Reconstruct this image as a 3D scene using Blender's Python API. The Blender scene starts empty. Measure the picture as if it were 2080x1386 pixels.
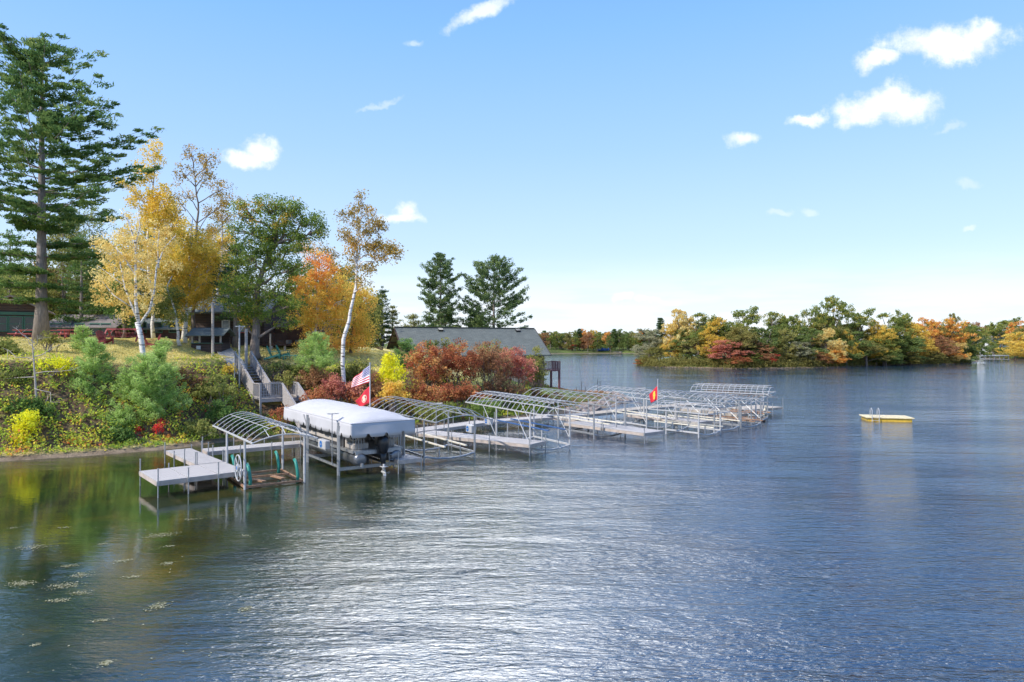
import bpy, math, random
import numpy as np
from mathutils import Vector, Matrix
random.seed(7); rng = np.random.default_rng(11)
C = bpy.context.scene.collection
CH, F, HZ, CX = 6.4, 1387.0, 697.0, 1040.0     # camera height (m), focal length, horizon row, centre column of the survey photo
R = math.radians

# ------------------------------------------------------------------ survey helpers
def W(px, py, z=0.0):                          # a point seen at a photo position, known to lie at height z
    d = (CH-z)*F/(py-HZ); return ((px-CX)/F*d, d)
def X(px, d): return (px-CX)/F*d
def Z(py, d): return CH-(py-HZ)/F*d

# ------------------------------------------------------------------ object helpers
def tag(o, label=None, cat=None, group=None, kind=None):
    if label: o['label'] = label
    if cat: o['category'] = cat
    if group: o['group'] = group
    if kind: o['kind'] = kind
    return o
def thing(name, label, cat, loc=(0,0,0), rz=0.0, group=None):
    o = bpy.data.objects.new(name, None); C.objects.link(o)
    o.empty_display_size = .3; o.location = loc; o.rotation_euler = (0,0,rz)
    return tag(o, label, cat, group)
def copy_tree(o, parent=None):
    c = o.copy(); C.objects.link(c)
    if parent: c.parent = parent
    for ch in list(o.children): copy_tree(ch, c)
    return c

class MB:
    def __init__(s): s.v = []; s.f = []; s.uv = None
    def add(s, vs, fs):
        n = len(s.v); s.v += [tuple(p) for p in vs]; s.f += [tuple(i+n for i in f) for f in fs]; return s
    def box(s, x0, y0, z0, x1, y1, z1):
        return s.add([(x0,y0,z0),(x1,y0,z0),(x1,y1,z0),(x0,y1,z0),(x0,y0,z1),(x1,y0,z1),(x1,y1,z1),(x0,y1,z1)],
              [(0,3,2,1),(4,5,6,7),(0,1,5,4),(1,2,6,5),(2,3,7,6),(3,0,4,7)])
    def bar(s, p, q, w, h, up=(0,0,1)):        # rectangular bar from p to q
        p = Vector(p); q = Vector(q); d = (q-p).normalized(); u = Vector(up)
        if abs(d.dot(u)) > .98: u = Vector((1,0,0))
        a = d.cross(u).normalized(); b = a.cross(d).normalized(); vs = []
        for e in (p, q):
            for i, j in ((-1,-1),(1,-1),(1,1),(-1,1)): vs.append(e+a*(i*w/2)+b*(j*h/2))
        return s.add(vs, [(0,1,2,3),(7,6,5,4),(0,4,5,1),(1,5,6,2),(2,6,7,3),(3,7,4,0)])
    def tube(s, pts, r, n=6, cap=True):
        pts = [Vector(p) for p in pts]; k = len(pts)
        rs = r if isinstance(r, (list, tuple)) else [r]*k
        d0 = (pts[1]-pts[0]).normalized(); ref = Vector((0,0,1)) if abs(d0.z) < .9 else Vector((1,0,0))
        a = d0.cross(ref).normalized(); vs = []
        for i, p in enumerate(pts):
            d = (pts[min(i+1,k-1)]-pts[max(i-1,0)]).normalized()
            a = (a-d*a.dot(d)).normalized(); b = d.cross(a)
            for j in range(n):
                t = 2*math.pi*j/n; vs.append(p+(a*math.cos(t)+b*math.sin(t))*rs[i])
        fs = [(i*n+j, i*n+(j+1)%n, (i+1)*n+(j+1)%n, (i+1)*n+j) for i in range(k-1) for j in range(n)]
        if cap: fs += [tuple(range(n))[::-1], tuple((k-1)*n+j for j in range(n))]
        return s.add(vs, fs)
    def lathe(s, c, prof, n=12, axis='z'):     # prof: list of (r, h)
        vs = []; c = Vector(c)
        for r, h in prof:
            for j in range(n):
                t = 2*math.pi*j/n; x, y = r*math.cos(t), r*math.sin(t)
                vs.append(c+Vector({'z':(x,y,h),'x':(h,x,y),'y':(x,h,y)}[axis]))
        k = len(prof)
        fs = [(i*n+j, i*n+(j+1)%n, (i+1)*n+(j+1)%n, (i+1)*n+j) for i in range(k-1) for j in range(n)]
        fs += [tuple(range(n))[::-1], tuple((k-1)*n+j for j in range(n))]
        return s.add(vs, fs)
    def build(s, name, m, parent=None, smooth=False, label=None, bevel=0):
        me = bpy.data.meshes.new(name); me.from_pydata(s.v, [], s.f); me.update()
        me.materials.append(m)
        if smooth: me.polygons.foreach_set('use_smooth', [True]*len(me.polygons))
        o = bpy.data.objects.new(name, me); C.objects.link(o)
        if bevel:
            b = o.modifiers.new('bevel', 'BEVEL'); b.width = bevel; b.segments = 2; b.limit_method = 'ANGLE'
        if parent: o.parent = parent
        if label: o['label'] = label
        return o

def fast_mesh(name, V, nper, mat, tint=None, parent=None):
    V = np.ascontiguousarray(V, dtype=np.float32).reshape(-1,3); nv = len(V); nf = nv//nper
    me = bpy.data.meshes.new(name); me.vertices.add(nv); me.vertices.foreach_set('co', V.ravel())
    me.loops.add(nv); me.loops.foreach_set('vertex_index', np.arange(nv, dtype=np.int32))
    me.polygons.add(nf); me.polygons.foreach_set('loop_start', np.arange(0, nv, nper, dtype=np.int32))
    if tint is not None:
        a = me.attributes.new('tint', 'FLOAT', 'FACE'); a.data.foreach_set('value', np.asarray(tint, dtype=np.float32))
    me.update(calc_edges=True); me.materials.append(mat)
    o = bpy.data.objects.new(name, me); C.objects.link(o)
    if parent: o.parent = parent
    return o

# ------------------------------------------------------------------ materials
MATS = {}
def mat(name, col=(.5,.5,.5), rough=.6, metal=0.0, noise=0.0, scale=5.0, col2=None, bump=0.0, spec=.5, stretch=None):
    if name in MATS: return MATS[name]
    m = bpy.data.materials.new(name); m.use_nodes = True; nt = m.node_tree; N = nt.nodes; L = nt.links
    b = N['Principled BSDF']; b.inputs['Roughness'].default_value = rough; b.inputs['Metallic'].default_value = metal
    b.inputs['Specular IOR Level'].default_value = spec
    b.inputs['Base Color'].default_value = (*col, 1)
    if noise or col2:
        tc = N.new('ShaderNodeTexCoord'); mp = N.new('ShaderNodeMapping'); L.new(tc.outputs['Object'], mp.inputs[0])
        if stretch: mp.inputs['Scale'].default_value = stretch
        nz = N.new('ShaderNodeTexNoise'); nz.inputs['Scale'].default_value = scale; nz.inputs['Detail'].default_value = 6
        L.new(mp.outputs[0], nz.inputs['Vector'])
        r = N.new('ShaderNodeValToRGB'); r.color_ramp.elements[0].position = .32; r.color_ramp.elements[1].position = .68
        c2 = col2 if col2 else tuple(c*(1-noise) for c in col)
        r.color_ramp.elements[0].color = (*c2, 1); r.color_ramp.elements[1].color = (*col, 1)
        L.new(nz.outputs[0], r.inputs[0]); L.new(r.outputs[0], b.inputs['Base Color'])
        if bump:
            bp = N.new('ShaderNodeBump'); bp.inputs['Strength'].default_value = bump; bp.inputs['Distance'].default_value = .05
            L.new(nz.outputs[0], bp.inputs['Height']); L.new(bp.outputs[0], b.inputs['Normal'])
    MATS[name] = m; return m

def leafmat(name, stops, transl=.48, g=1.5):
    stops = [(p, tuple(min(.92, c*g) for c in c_)) for p, c_ in stops]
    m = bpy.data.materials.new(name); m.use_nodes = True; nt = m.node_tree; N = nt.nodes; L = nt.links
    N.remove(N['Principled BSDF']); out = N['Material Output']
    at = N.new('ShaderNodeAttribute'); at.attribute_name = 'tint'
    r = N.new('ShaderNodeValToRGB'); els = r.color_ramp.elements
    els[0].position = stops[0][0]; els[0].color = (*stops[0][1], 1); els[1].position = stops[-1][0]; els[1].color = (*stops[-1][1], 1)
    for p, c in stops[1:-1]: e = els.new(p); e.color = (*c, 1)
    L.new(at.outputs['Fac'], r.inputs[0])
    d = N.new('ShaderNodeBsdfDiffuse'); t = N.new('ShaderNodeBsdfTranslucent'); mx = N.new('ShaderNodeMixShader')
    mx.inputs[0].default_value = transl
    L.new(r.outputs[0], d.inputs[0]); L.new(r.outputs[0], t.inputs[0]); L.new(d.outputs[0], mx.inputs[1]); L.new(t.outputs[0], mx.inputs[2])
    L.new(mx.outputs[0], out.inputs[0]); return m

LM = dict(
 pine   = leafmat('pine_needles', [(0,(.03,.065,.024)),(.45,(.075,.13,.04)),(.8,(.16,.20,.06)),(1,(.30,.25,.10))], g=1.75),
 redpine= leafmat('red_pine_needles', [(0,(.03,.06,.025)),(.5,(.065,.11,.045)),(.85,(.12,.155,.06)),(1,(.18,.17,.08))]),
 sapling= leafmat('young_pine_needles', [(0,(.17,.26,.07)),(.5,(.32,.43,.13)),(1,(.50,.60,.24))], transl=.55),
 oak    = leafmat('oak_leaves', [(0,(.045,.085,.02)),(.45,(.10,.15,.035)),(.75,(.17,.21,.045)),(.92,(.30,.24,.05)),(1,(.45,.24,.05))], g=1.8),
 birch  = leafmat('birch_leaves', [(0,(.36,.27,.09)),(.35,(.56,.43,.15)),(.7,(.64,.50,.21)),(1,(.68,.56,.32))]),
 gold   = leafmat('golden_leaves', [(0,(.25,.23,.05)),(.4,(.48,.36,.06)),(.75,(.62,.44,.08)),(1,(.66,.44,.10))]),
 maple  = leafmat('maple_leaves', [(0,(.34,.32,.06)),(.35,(.60,.44,.09)),(.7,(.66,.42,.10)),(1,(.72,.27,.08))]),
 orange = leafmat('orange_leaves', [(0,(.40,.15,.04)),(.4,(.62,.25,.06)),(.8,(.80,.38,.08)),(1,(.80,.50,.10))]),
 sparse = leafmat('sparse_brown_leaves', [(0,(.13,.10,.03)),(.5,(.27,.20,.05)),(.85,(.42,.27,.06)),(1,(.55,.33,.07))]),
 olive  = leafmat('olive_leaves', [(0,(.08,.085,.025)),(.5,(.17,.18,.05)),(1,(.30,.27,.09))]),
 green  = leafmat('green_leaves', [(0,(.04,.08,.02)),(.5,(.09,.16,.045)),(1,(.18,.25,.07))]),
 lime   = leafmat('lime_leaves', [(0,(.14,.18,.05)),(.5,(.27,.31,.09)),(1,(.48,.45,.14))], g=1.05),
 yellow = leafmat('yellow_leaves', [(0,(.50,.38,.02)),(.4,(.80,.60,.03)),(1,(.95,.78,.07))]),
 sumac  = leafmat('sumac_leaves', [(0,(.10,.09,.03)),(.22,(.24,.085,.045)),(.5,(.38,.13,.07)),(.78,(.50,.24,.10)),(1,(.58,.38,.13))], g=1.35),
 rust   = leafmat('rust_leaves', [(0,(.12,.09,.035)),(.35,(.25,.13,.07)),(.7,(.36,.19,.10)),(1,(.38,.30,.13))], g=1.35),
 red    = leafmat('red_leaves', [(0,(.35,.03,.03)),(.5,(.65,.07,.06)),(1,(.80,.20,.12))]),
 pink   = leafmat('wine_leaves', [(0,(.20,.07,.06)),(.5,(.38,.14,.11)),(1,(.50,.24,.15))]),
 grey   = leafmat('silvery_leaves', [(0,(.12,.14,.09)),(.5,(.22,.25,.16)),(1,(.36,.38,.24))]),
 cover  = leafmat('bank_leaves', [(0,(.10,.055,.03)),(.14,(.19,.12,.055)),(.26,(.13,.20,.05)),(.44,(.26,.36,.07)),(.60,(.36,.42,.06)),(.74,(.66,.56,.07)),(.85,(.72,.36,.09)),(.94,(.60,.14,.09)),(1,(.75,.05,.05))]),
)
M = dict(
 alu   = mat('galvanised_metal', (.42,.425,.43), .42, .55, .25, 9),
 white = mat('white_painted_tube', (.47,.465,.46), .45, 0, .12, 6),
 cream = mat('cream_tube', (.74,.68,.55), .5, 0, .2, 6),
 deck  = mat('deck_boards', (.45,.42,.40), .75, 0, .2, 2.2, stretch=(1,14,1)),
 deckw = mat('weathered_wood_deck', (.46,.40,.33), .85, 0, .35, 2.0, stretch=(1,12,1)),
 skirt = mat('dock_skirt_board', (.50,.42,.36), .8, 0, .3, 3),
 wood  = mat('grey_weathered_wood', (.46,.42,.40), .85, 0, .4, 5, bump=.3, stretch=(1,1,6)),
 log   = mat('dark_log_wood', (.075,.04,.036), .8, 0, .5, 4),
 brown = mat('brown_siding', (.13,.075,.055), .8, 0, .4, 3),
 redw  = mat('red_painted_wood', (.42,.08,.085), .6, 0, .3, 5),
 greenw= mat('green_painted_wood', (.06,.25,.19), .6, 0, .2, 5),
 trim  = mat('green_window_trim', (.04,.13,.10), .6),
 stone = mat('beige_block', (.42,.37,.29), .9, 0, .3, 3),
 conc  = mat('concrete', (.48,.45,.40), .9, 0, .25, 2),
 black = mat('black_plastic', (.012,.012,.014), .3),
 dark  = mat('dark_grey', (.05,.05,.055), .5),
 navy  = mat('blue_bunk_carpet', (.035,.10,.25), .8),
 teal  = mat('teal_hose', (.02,.22,.17), .45),
 rustm = mat('rusty_frame', (.36,.20,.11), .8, 0, .4, 6),
 vinyl = mat('beige_vinyl', (.50,.45,.40), .5, 0, .15, 4),
 redf  = mat('red_flag_cloth', (.62,.03,.045), .8, 0, .15, 3),
 gold  = mat('gold_emblem', (.75,.50,.08), .6),
 pale  = mat('pale_emblem', (.72,.62,.48), .6),
 bluep = mat('blue_logo', (.01,.13,.42), .4),
 yel   = mat('yellow_raft_plastic', (.72,.46,.05), .5, 0, .35, 3),
 yeltop= mat('faded_raft_deck', (.72,.60,.36), .7, 0, .25, 4),
 glass = mat('window_glass', (.30,.34,.36), .08, 0, .5, 2),
 dglass= mat('dark_window_glass', (.02,.035,.035), .06),
 wwhite= mat('white_siding', (.58,.58,.56), .6),
 rock  = mat('shore_rock', (.34,.28,.25), .9, 0, .5, 1.5, bump=.5),
 bark  = mat('grey_bark', (.26,.21,.18), .95, 0, .45, 3, bump=.6, stretch=(3,3,.7)),
 pbark = mat('pine_bark', (.30,.25,.22), .95, 0, .45, 4, bump=.7, stretch=(3,3,.6)),
 twig  = mat('bare_twigs', (.42,.37,.33), .9, 0, .2, 3),
 bluec = mat('blue_cover', (.04,.12,.40), .6),
)
FAR_RAMPS = True
# birch bark: white with dark lenticel bands
def birch_bark():
    m = bpy.data.materials.new('birch_bark'); m.use_nodes = True; N = m.node_tree.nodes; L = m.node_tree.links; b = N['Principled BSDF']
    tc = N.new('ShaderNodeTexCoord'); mp = N.new('ShaderNodeMapping'); mp.inputs['Scale'].default_value = (1.2,1.2,6)
    nz = N.new('ShaderNodeTexNoise'); nz.inputs['Scale'].default_value = 1.6; nz.inputs['Detail'].default_value = 5
    r = N.new('ShaderNodeValToRGB'); r.color_ramp.elements[0].position = .38; r.color_ramp.elements[0].color = (.10,.08,.07,1)
    r.color_ramp.elements[1].position = .47; r.color_ramp.elements[1].color = (.74,.70,.66,1)
    L.new(tc.outputs['Object'], mp.inputs[0]); L.new(mp.outputs[0], nz.inputs['Vector']); L.new(nz.outputs[0], r.inputs[0]); L.new(r.outputs[0], b.inputs['Base Color'])
    b.inputs['Roughness'].default_value = .8; return m
M['birch'] = birch_bark()
def fabric():                                   # sagging canvas
    m = mat('grey_canvas', (.50,.49,.50), .85, 0, .07, 2.2, bump=.15); return m
M['canvas'] = fabric(); 
def course_mat(name, c1, c2, cm, sx, sz, axis='XZ', bump=.3):
    m = bpy.data.materials.new(name); m.use_nodes = True; N = m.node_tree.nodes; L = m.node_tree.links; b = N['Principled BSDF']
    tc = N.new('ShaderNodeTexCoord'); sp = N.new('ShaderNodeSeparateXYZ'); cb = N.new('ShaderNodeCombineXYZ'); L.new(tc.outputs['Object'], sp.inputs[0])
    L.new(sp.outputs[axis[0]], cb.inputs[0]); L.new(sp.outputs[axis[1]], cb.inputs[1])
    br = N.new('ShaderNodeTexBrick'); br.inputs['Scale'].default_value = 1; br.inputs['Brick Width'].default_value = sx; br.inputs['Row Height'].default_value = sz
    br.inputs['Mortar Size'].default_value = sz*.09; br.inputs['Mortar Smooth'].default_value = .6; br.inputs['Bias'].default_value = 0
    br.inputs['Color1'].default_value = (*c1,1); br.inputs['Color2'].default_value = (*c2,1); br.inputs['Mortar'].default_value = (*cm,1)
    L.new(cb.outputs[0], br.inputs[0])
    nz = N.new('ShaderNodeTexNoise'); nz.inputs['Scale'].default_value = .8; nz.inputs['Detail'].default_value = 8; L.new(tc.outputs['Object'], nz.inputs['Vector'])
    mr = N.new('ShaderNodeMapRange'); mr.inputs['To Min'].default_value = .7; mr.inputs['To Max'].default_value = 1.25; L.new(nz.outputs[0], mr.inputs[0])
    vm = N.new('ShaderNodeVectorMath'); vm.operation = 'SCALE'; L.new(br.outputs[0], vm.inputs[0]); L.new(mr.outputs[0], vm.inputs['Scale']); L.new(vm.outputs[0], b.inputs['Base Color'])
    bp = N.new('ShaderNodeBump'); bp.inputs['Strength'].default_value = bump; bp.inputs['Distance'].default_value = .03; L.new(br.outputs['Fac'], bp.inputs['Height']); bp.invert = True
    L.new(bp.outputs[0], b.inputs['Normal']); b.inputs['Roughness'].default_value = .85; return m
M['shingle'] = course_mat('grey_green_shingles', (.115,.145,.145), (.155,.185,.18), (.06,.075,.075), .45, .13, bump=.5)
M['shingle2'] = course_mat('brown_shingles', (.20,.17,.16), (.26,.22,.21), (.12,.10,.10), .5, .16)
M['logwall'] = course_mat('log_wall', (.085,.058,.05), (.065,.044,.04), (.025,.018,.016), 6.0, .22, bump=1)

# ------------------------------------------------------------------ terrain
shore = [(-900,-200),(-120,5),(-60,22),(-38,31.5),W(0,938),W(170,927),W(345,913),W(455,898),W(600,889),W(735,879),W(843,869),W(950,860),
         W(1048,850),W(1130,842),W(1190,838),W(1240,826),W(1280,814),W(1262,804),W(1200,799),W(1150,792),(4,99),(-8,112),(-25,140),(-40,220),(-30,330),(16,400),
         W(1180,718),W(1295,718),(150,410),(190,350),W(1980,726),W(2080,731),(270,215),(700,100),(2600,0),(2600,2600),(-900,2600)]
island = [W(1300,743),W(1345,746),W(1400,747),W(1500,749),W(1600,748),W(1700,746),W(1800,742),W(1900,741),W(1975,738),(168,245),(160,300),(90,300),(48,235)]
def seg_dist(x, y, poly):
    P = np.array(poly); Q = np.roll(P, -1, axis=0); best = np.full(x.shape, 1e9); ins = np.zeros(x.shape, bool)
    for (ax,ay),(bx,by) in zip(P, Q):
        dx, dy = bx-ax, by-ay; t = np.clip(((x-ax)*dx+(y-ay)*dy)/(dx*dx+dy*dy), 0, 1)
        best = np.minimum(best, np.hypot(x-ax-t*dx, y-ay-t*dy))
        if ay != by:
            c = ((ay > y) != (by > y)) & (x < (bx-ax)*(y-ay)/(by-ay)+ax); ins ^= c
    return np.where(ins, best, -best)
def sm(t): t = np.clip(t, 0, 1); return t*t*(3-2*t)
def shore_s(x, y): return np.maximum(seg_dist(x, y, shore), seg_dist(x, y, island))
ST0 = W(528,811,2.5)
def stair_local(x, y):
    return (x-ST0[0])*.6606-(y-ST0[1])*.7507, (x-ST0[0])*.7507+(y-ST0[1])*.6606
def th(x, y):
    x = np.asarray(x, float); y = np.asarray(y, float); s = shore_s(x, y)
    near = 1-sm((y-105)/40)
    isl_ = seg_dist(x, y, island) > 0
    lip = np.interp(x, [-60,-32,-24,-17,-10,-3,3,9], [5.5,5.3,4.8,4.5,3.9,2.2,.7,.45])*near+1.3*(1-near)
    rise = np.interp(x, [-20,-5,5], [1.15,1.0,.2])*near+2.6*(1-near)
    z = .22*sm(s/.55)+lip*sm((s-.6)/5.8)+rise*sm((s-5)/(13+25*(1-near)))
    z += (.12*np.sin(x*.9+1.3*np.sin(y*.7))*np.cos(y*.8)+.05*np.sin(2.3*x+y))*sm(s/2)
    lx, ly = stair_local(x, y)                          # the ground is cut back under the stairs
    zs = np.where(lx < -1.35, 2.5+(-lx-1.35)*.59, np.where(lx < 0, 2.5, 2.5-lx*.59))-.42
    wgt = sm((ly+1.3)/1.0)*sm((3.9-ly)/1.0)*sm((lx+7.2)/1.2)*sm((4-lx)/1)
    z = z-np.maximum(z-zs, 0)*wgt
    return np.where(s > 0, z, np.maximum(-2.5, s*.3))
def thz(x, y): return float(th(np.array([x]), np.array([y]))[0])

def axis_lines(parts):
    out = []
    for a, b, st in parts: out += list(np.arange(a, b, st))
    return np.array(out+[parts[-1][1]])
gx = axis_lines([(-900,-120,40),(-120,-60,5),(-60,20,.6),(20,260,5),(260,2600,120)])
gy = axis_lines([(-200,20,20),(20,30,2),(30,75,.6),(75,110,1.2),(110,460,5),(460,2600,120)])
GX, GY = np.meshgrid(gx, gy); GZ = th(GX, GY)
nx, ny = len(gx), len(gy)
me = bpy.data.meshes.new('ground'); vs = np.stack([GX,GY,GZ], -1).reshape(-1,3)
idx = np.arange(nx*ny).reshape(ny,nx); q = np.stack([idx[:-1,:-1],idx[:-1,1:],idx[1:,1:],idx[1:,:-1]], -1).reshape(-1,4)
me.from_pydata(vs.tolist(), [], q.tolist()); me.polygons.foreach_set('use_smooth', [True]*len(me.polygons))
gm = bpy.data.materials.new('lawn_and_bank'); gm.use_nodes = True; N = gm.node_tree.nodes; L = gm.node_tree.links; b = N['Principled BSDF']; b.inputs['Roughness'].default_value = 1; b.inputs['Specular IOR Level'].default_value = .1
tc = N.new('ShaderNodeTexCoord')
def noise_ramp(scale, stops, detail=8):
    nz = N.new('ShaderNodeTexNoise'); nz.inputs['Scale'].default_value = scale; nz.inputs['Detail'].default_value = detail; L.new(tc.outputs['Object'], nz.inputs['Vector'])
    r = N.new('ShaderNodeValToRGB'); e = r.color_ramp.elements; e[0].position = stops[0][0]; e[0].color = (*stops[0][1],1); e[1].position = stops[-1][0]; e[1].color = (*stops[-1][1],1)
    for p, c in stops[1:-1]: k = e.new(p); k.color = (*c,1)
    L.new(nz.outputs[0], r.inputs[0]); return r
lawn = noise_ramp(.35, [(.3,(.42,.40,.12)),(.5,(.66,.56,.22)),(.7,(.74,.62,.28))])
dirt = noise_ramp(3.0, [(.3,(.07,.045,.03)),(.5,(.16,.105,.065)),(.7,(.22,.18,.08))])
sand = noise_ramp(2.0, [(.3,(.16,.12,.08)),(.7,(.30,.23,.16))])
geo = N.new('ShaderNodeNewGeometry'); sp = N.new('ShaderNodeSeparateXYZ'); L.new(geo.outputs['Normal'], sp.inputs[0])
mr = N.new('ShaderNodeMapRange'); mr.inputs['From Min'].default_value = .88; mr.inputs['From Max'].default_value = .97; L.new(sp.outputs['Z'], mr.inputs[0])
sp2 = N.new('ShaderNodeSeparateXYZ'); L.new(geo.outputs['Position'], sp2.inputs[0])
mr2 = N.new('ShaderNodeMapRange'); mr2.inputs['From Min'].default_value = .16; mr2.inputs['From Max'].default_value = .26; L.new(sp2.outputs['Z'], mr2.inputs[0])
m1 = N.new('ShaderNodeMix'); m1.data_type = 'RGBA'; L.new(mr.outputs[0], m1.inputs[0]); L.new(dirt.outputs[0], m1.inputs[6]); L.new(lawn.outputs[0], m1.inputs[7])
m2 = N.new('ShaderNodeMix'); m2.data_type = 'RGBA'; L.new(mr2.outputs[0], m2.inputs[0]); L.new(sand.outputs[0], m2.inputs[6]); fy = N.new('ShaderNodeMapRange'); fy.inputs['From Min'].default_value = 110; fy.inputs['From Max'].default_value = 170; L.new(sp2.outputs['Y'], fy.inputs[0])
m1b = N.new('ShaderNodeMix'); m1b.data_type = 'RGBA'; fx = N.new('ShaderNodeMapRange'); fx.inputs['From Min'].default_value = -7; fx.inputs['From Max'].default_value = -1; L.new(sp2.outputs['X'], fx.inputs[0]); fm = N.new('ShaderNodeMath'); fm.operation = 'MAXIMUM'; L.new(fx.outputs[0], fm.inputs[0]); L.new(fy.outputs[0], fm.inputs[1]); L.new(fm.outputs[0], m1b.inputs[0]); L.new(m1.outputs[2], m1b.inputs[6]); far_ = noise_ramp(.05, [(.35,(.07,.09,.03)),(.6,(.15,.19,.05))]); L.new(far_.outputs[0], m1b.inputs[7]); L.new(m1b.outputs[2], m2.inputs[7])
L.new(m2.outputs[2], b.inputs['Base Color'])
nzb = N.new('ShaderNodeTexNoise'); nzb.inputs['Scale'].default_value = 9; nzb.inputs['Detail'].default_value = 6; L.new(tc.outputs['Object'], nzb.inputs['Vector'])
bp = N.new('ShaderNodeBump'); bp.inputs['Strength'].default_value = .6; bp.inputs['Distance'].default_value = .12; L.new(nzb.outputs[0], bp.inputs['Height']); L.new(bp.outputs[0], b.inputs['Normal'])
me.materials.append(gm); o = bpy.data.objects.new('ground', me); C.objects.link(o); tag(o, kind='structure')

# ------------------------------------------------------------------ water
me = bpy.data.meshes.new('lake_water'); me.from_pydata([(-1500,-300,0),(3000,-300,0),(3000,3000,0),(-1500,3000,0)], [], [(0,1,2,3)])
wm = bpy.data.materials.new('lake_water'); wm.use_nodes = True; N = wm.node_tree.nodes; L = wm.node_tree.links; b = N['Principled BSDF']
tc = N.new('ShaderNodeTexCoord')
def wnoise(scale, rot, sx, sy, detail=3, dist=0.0, rough=.5):
    mp = N.new('ShaderNodeMapping'); mp.inputs['Rotation'].default_value = (0,0,R(rot)); mp.inputs['Scale'].default_value = (sx,sy,1)
    L.new(tc.outputs['Object'], mp.inputs[0]); nz = N.new('ShaderNodeTexNoise'); nz.inputs['Scale'].default_value = scale
    nz.inputs['Detail'].default_value = detail; nz.inputs['Distortion'].default_value = dist; nz.inputs['Roughness'].default_value = rough
    L.new(mp.outputs[0], nz.inputs['Vector']); return nz.outputs[0]
def math_(op, a, b_=None, clamp=False):
    n = N.new('ShaderNodeMath'); n.operation = op; n.use_clamp = clamp
    for i, v in enumerate((a, b_)):
        if v is None: continue
        if isinstance(v, (int, float)): n.inputs[i].default_value = v
        else: L.new(v, n.inputs[i])
    return n.outputs[0]
def mrange(v, a, b_, c=0., d=1.):
    n = N.new('ShaderNodeMapRange'); n.interpolation_type = 'SMOOTHSTEP'; L.new(v, n.inputs[0])
    for i, x in zip((1,2,3,4), (a,b_,c,d)): n.inputs[i].default_value = x
    return n.outputs[0]
def blob(cx, cy, rx, ry, rot=0):
    mp = N.new('ShaderNodeMapping'); mp.vector_type = 'TEXTURE'; mp.inputs['Location'].default_value = (cx,cy,0); mp.inputs['Rotation'].default_value = (0,0,R(rot)); mp.inputs['Scale'].default_value = (rx,ry,1)
    L.new(tc.outputs['Object'], mp.inputs[0]); n = N.new('ShaderNodeVectorMath'); n.operation = 'LENGTH'; L.new(mp.outputs[0], n.inputs[0]); return n.outputs[1]
fine = wnoise(6.0, 14, .65, 1.9, 4, .8)
mid  = wnoise(1.7, -12, .6, 1.9, 3, .9)
broad= wnoise(.45, 8, .6, 1.7, 2)
patch= wnoise(.11, 20, .6, 1.2, 3)
calm = blob(-16.5, 25, 14, 13, 30)                     # lee of the bank: hardly a ripple
calm = mrange(math_('ADD', calm, math_('MULTIPLY', math_('SUBTRACT', patch, .5), 1.2)), .45, 1.75, .06, 1.0)
wind = mrange(patch, .35, .65, .55, 1.2)
hgt = math_('ADD', math_('ADD', math_('MULTIPLY', fine, .27), math_('MULTIPLY', mid, .42)), math_('MULTIPLY', broad, .75))
swell = wnoise(.20, 5, .35, 1.5, 5, .6, .6)
hgt = math_('ADD', hgt, math_('MULTIPLY', swell, 1.8))
bp = N.new('ShaderNodeBump'); bp.inputs['Distance'].default_value = .23; L.new(hgt, bp.inputs['Height']); spw = N.new('ShaderNodeSeparateXYZ'); L.new(tc.outputs['Object'], spw.inputs[0])
fall = math_('ADD', math_('MULTIPLY', mrange(spw.outputs['Y'], 12, 55, 1., 0.), .62), math_('MULTIPLY', mrange(spw.outputs['Y'], 60, 300, 1., .7), .36))
L.new(math_('MULTIPLY', math_('MULTIPLY', math_('MULTIPLY', calm, wind), fall), mrange(spw.outputs['X'], -2, 30, .9, 1.35)), bp.inputs['Strength'])
L.new(bp.outputs[0], b.inputs['Normal'])
bed = wnoise(.45, 0, 1, 1, 8, .5, .65)
rb = N.new('ShaderNodeValToRGB'); e = rb.color_ramp.elements; e[0].position = .36; e[0].color = (.006,.014,.007,1); e[1].position = .68; e[1].color = (.055,.05,.012,1); k = e.new(.5); k.color = (.016,.03,.009,1)
L.new(bed, rb.inputs[0])
deep = mrange(blob(-22, 28, 26, 22, 25), .6, 1.35)
mx = N.new('ShaderNodeMix'); mx.data_type = 'RGBA'; L.new(deep, mx.inputs[0]); L.new(rb.outputs[0], mx.inputs[6]); mx.inputs[7].default_value = (.015,.038,.072,1)
L.new(mx.outputs[2], b.inputs['Base Color']); b.inputs['Roughness'].default_value = .035; b.inputs['IOR'].default_value = 2.4
me.materials.append(wm); o = bpy.data.objects.new('lake_water', me); C.objects.link(o); tag(o, kind='structure')

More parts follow.
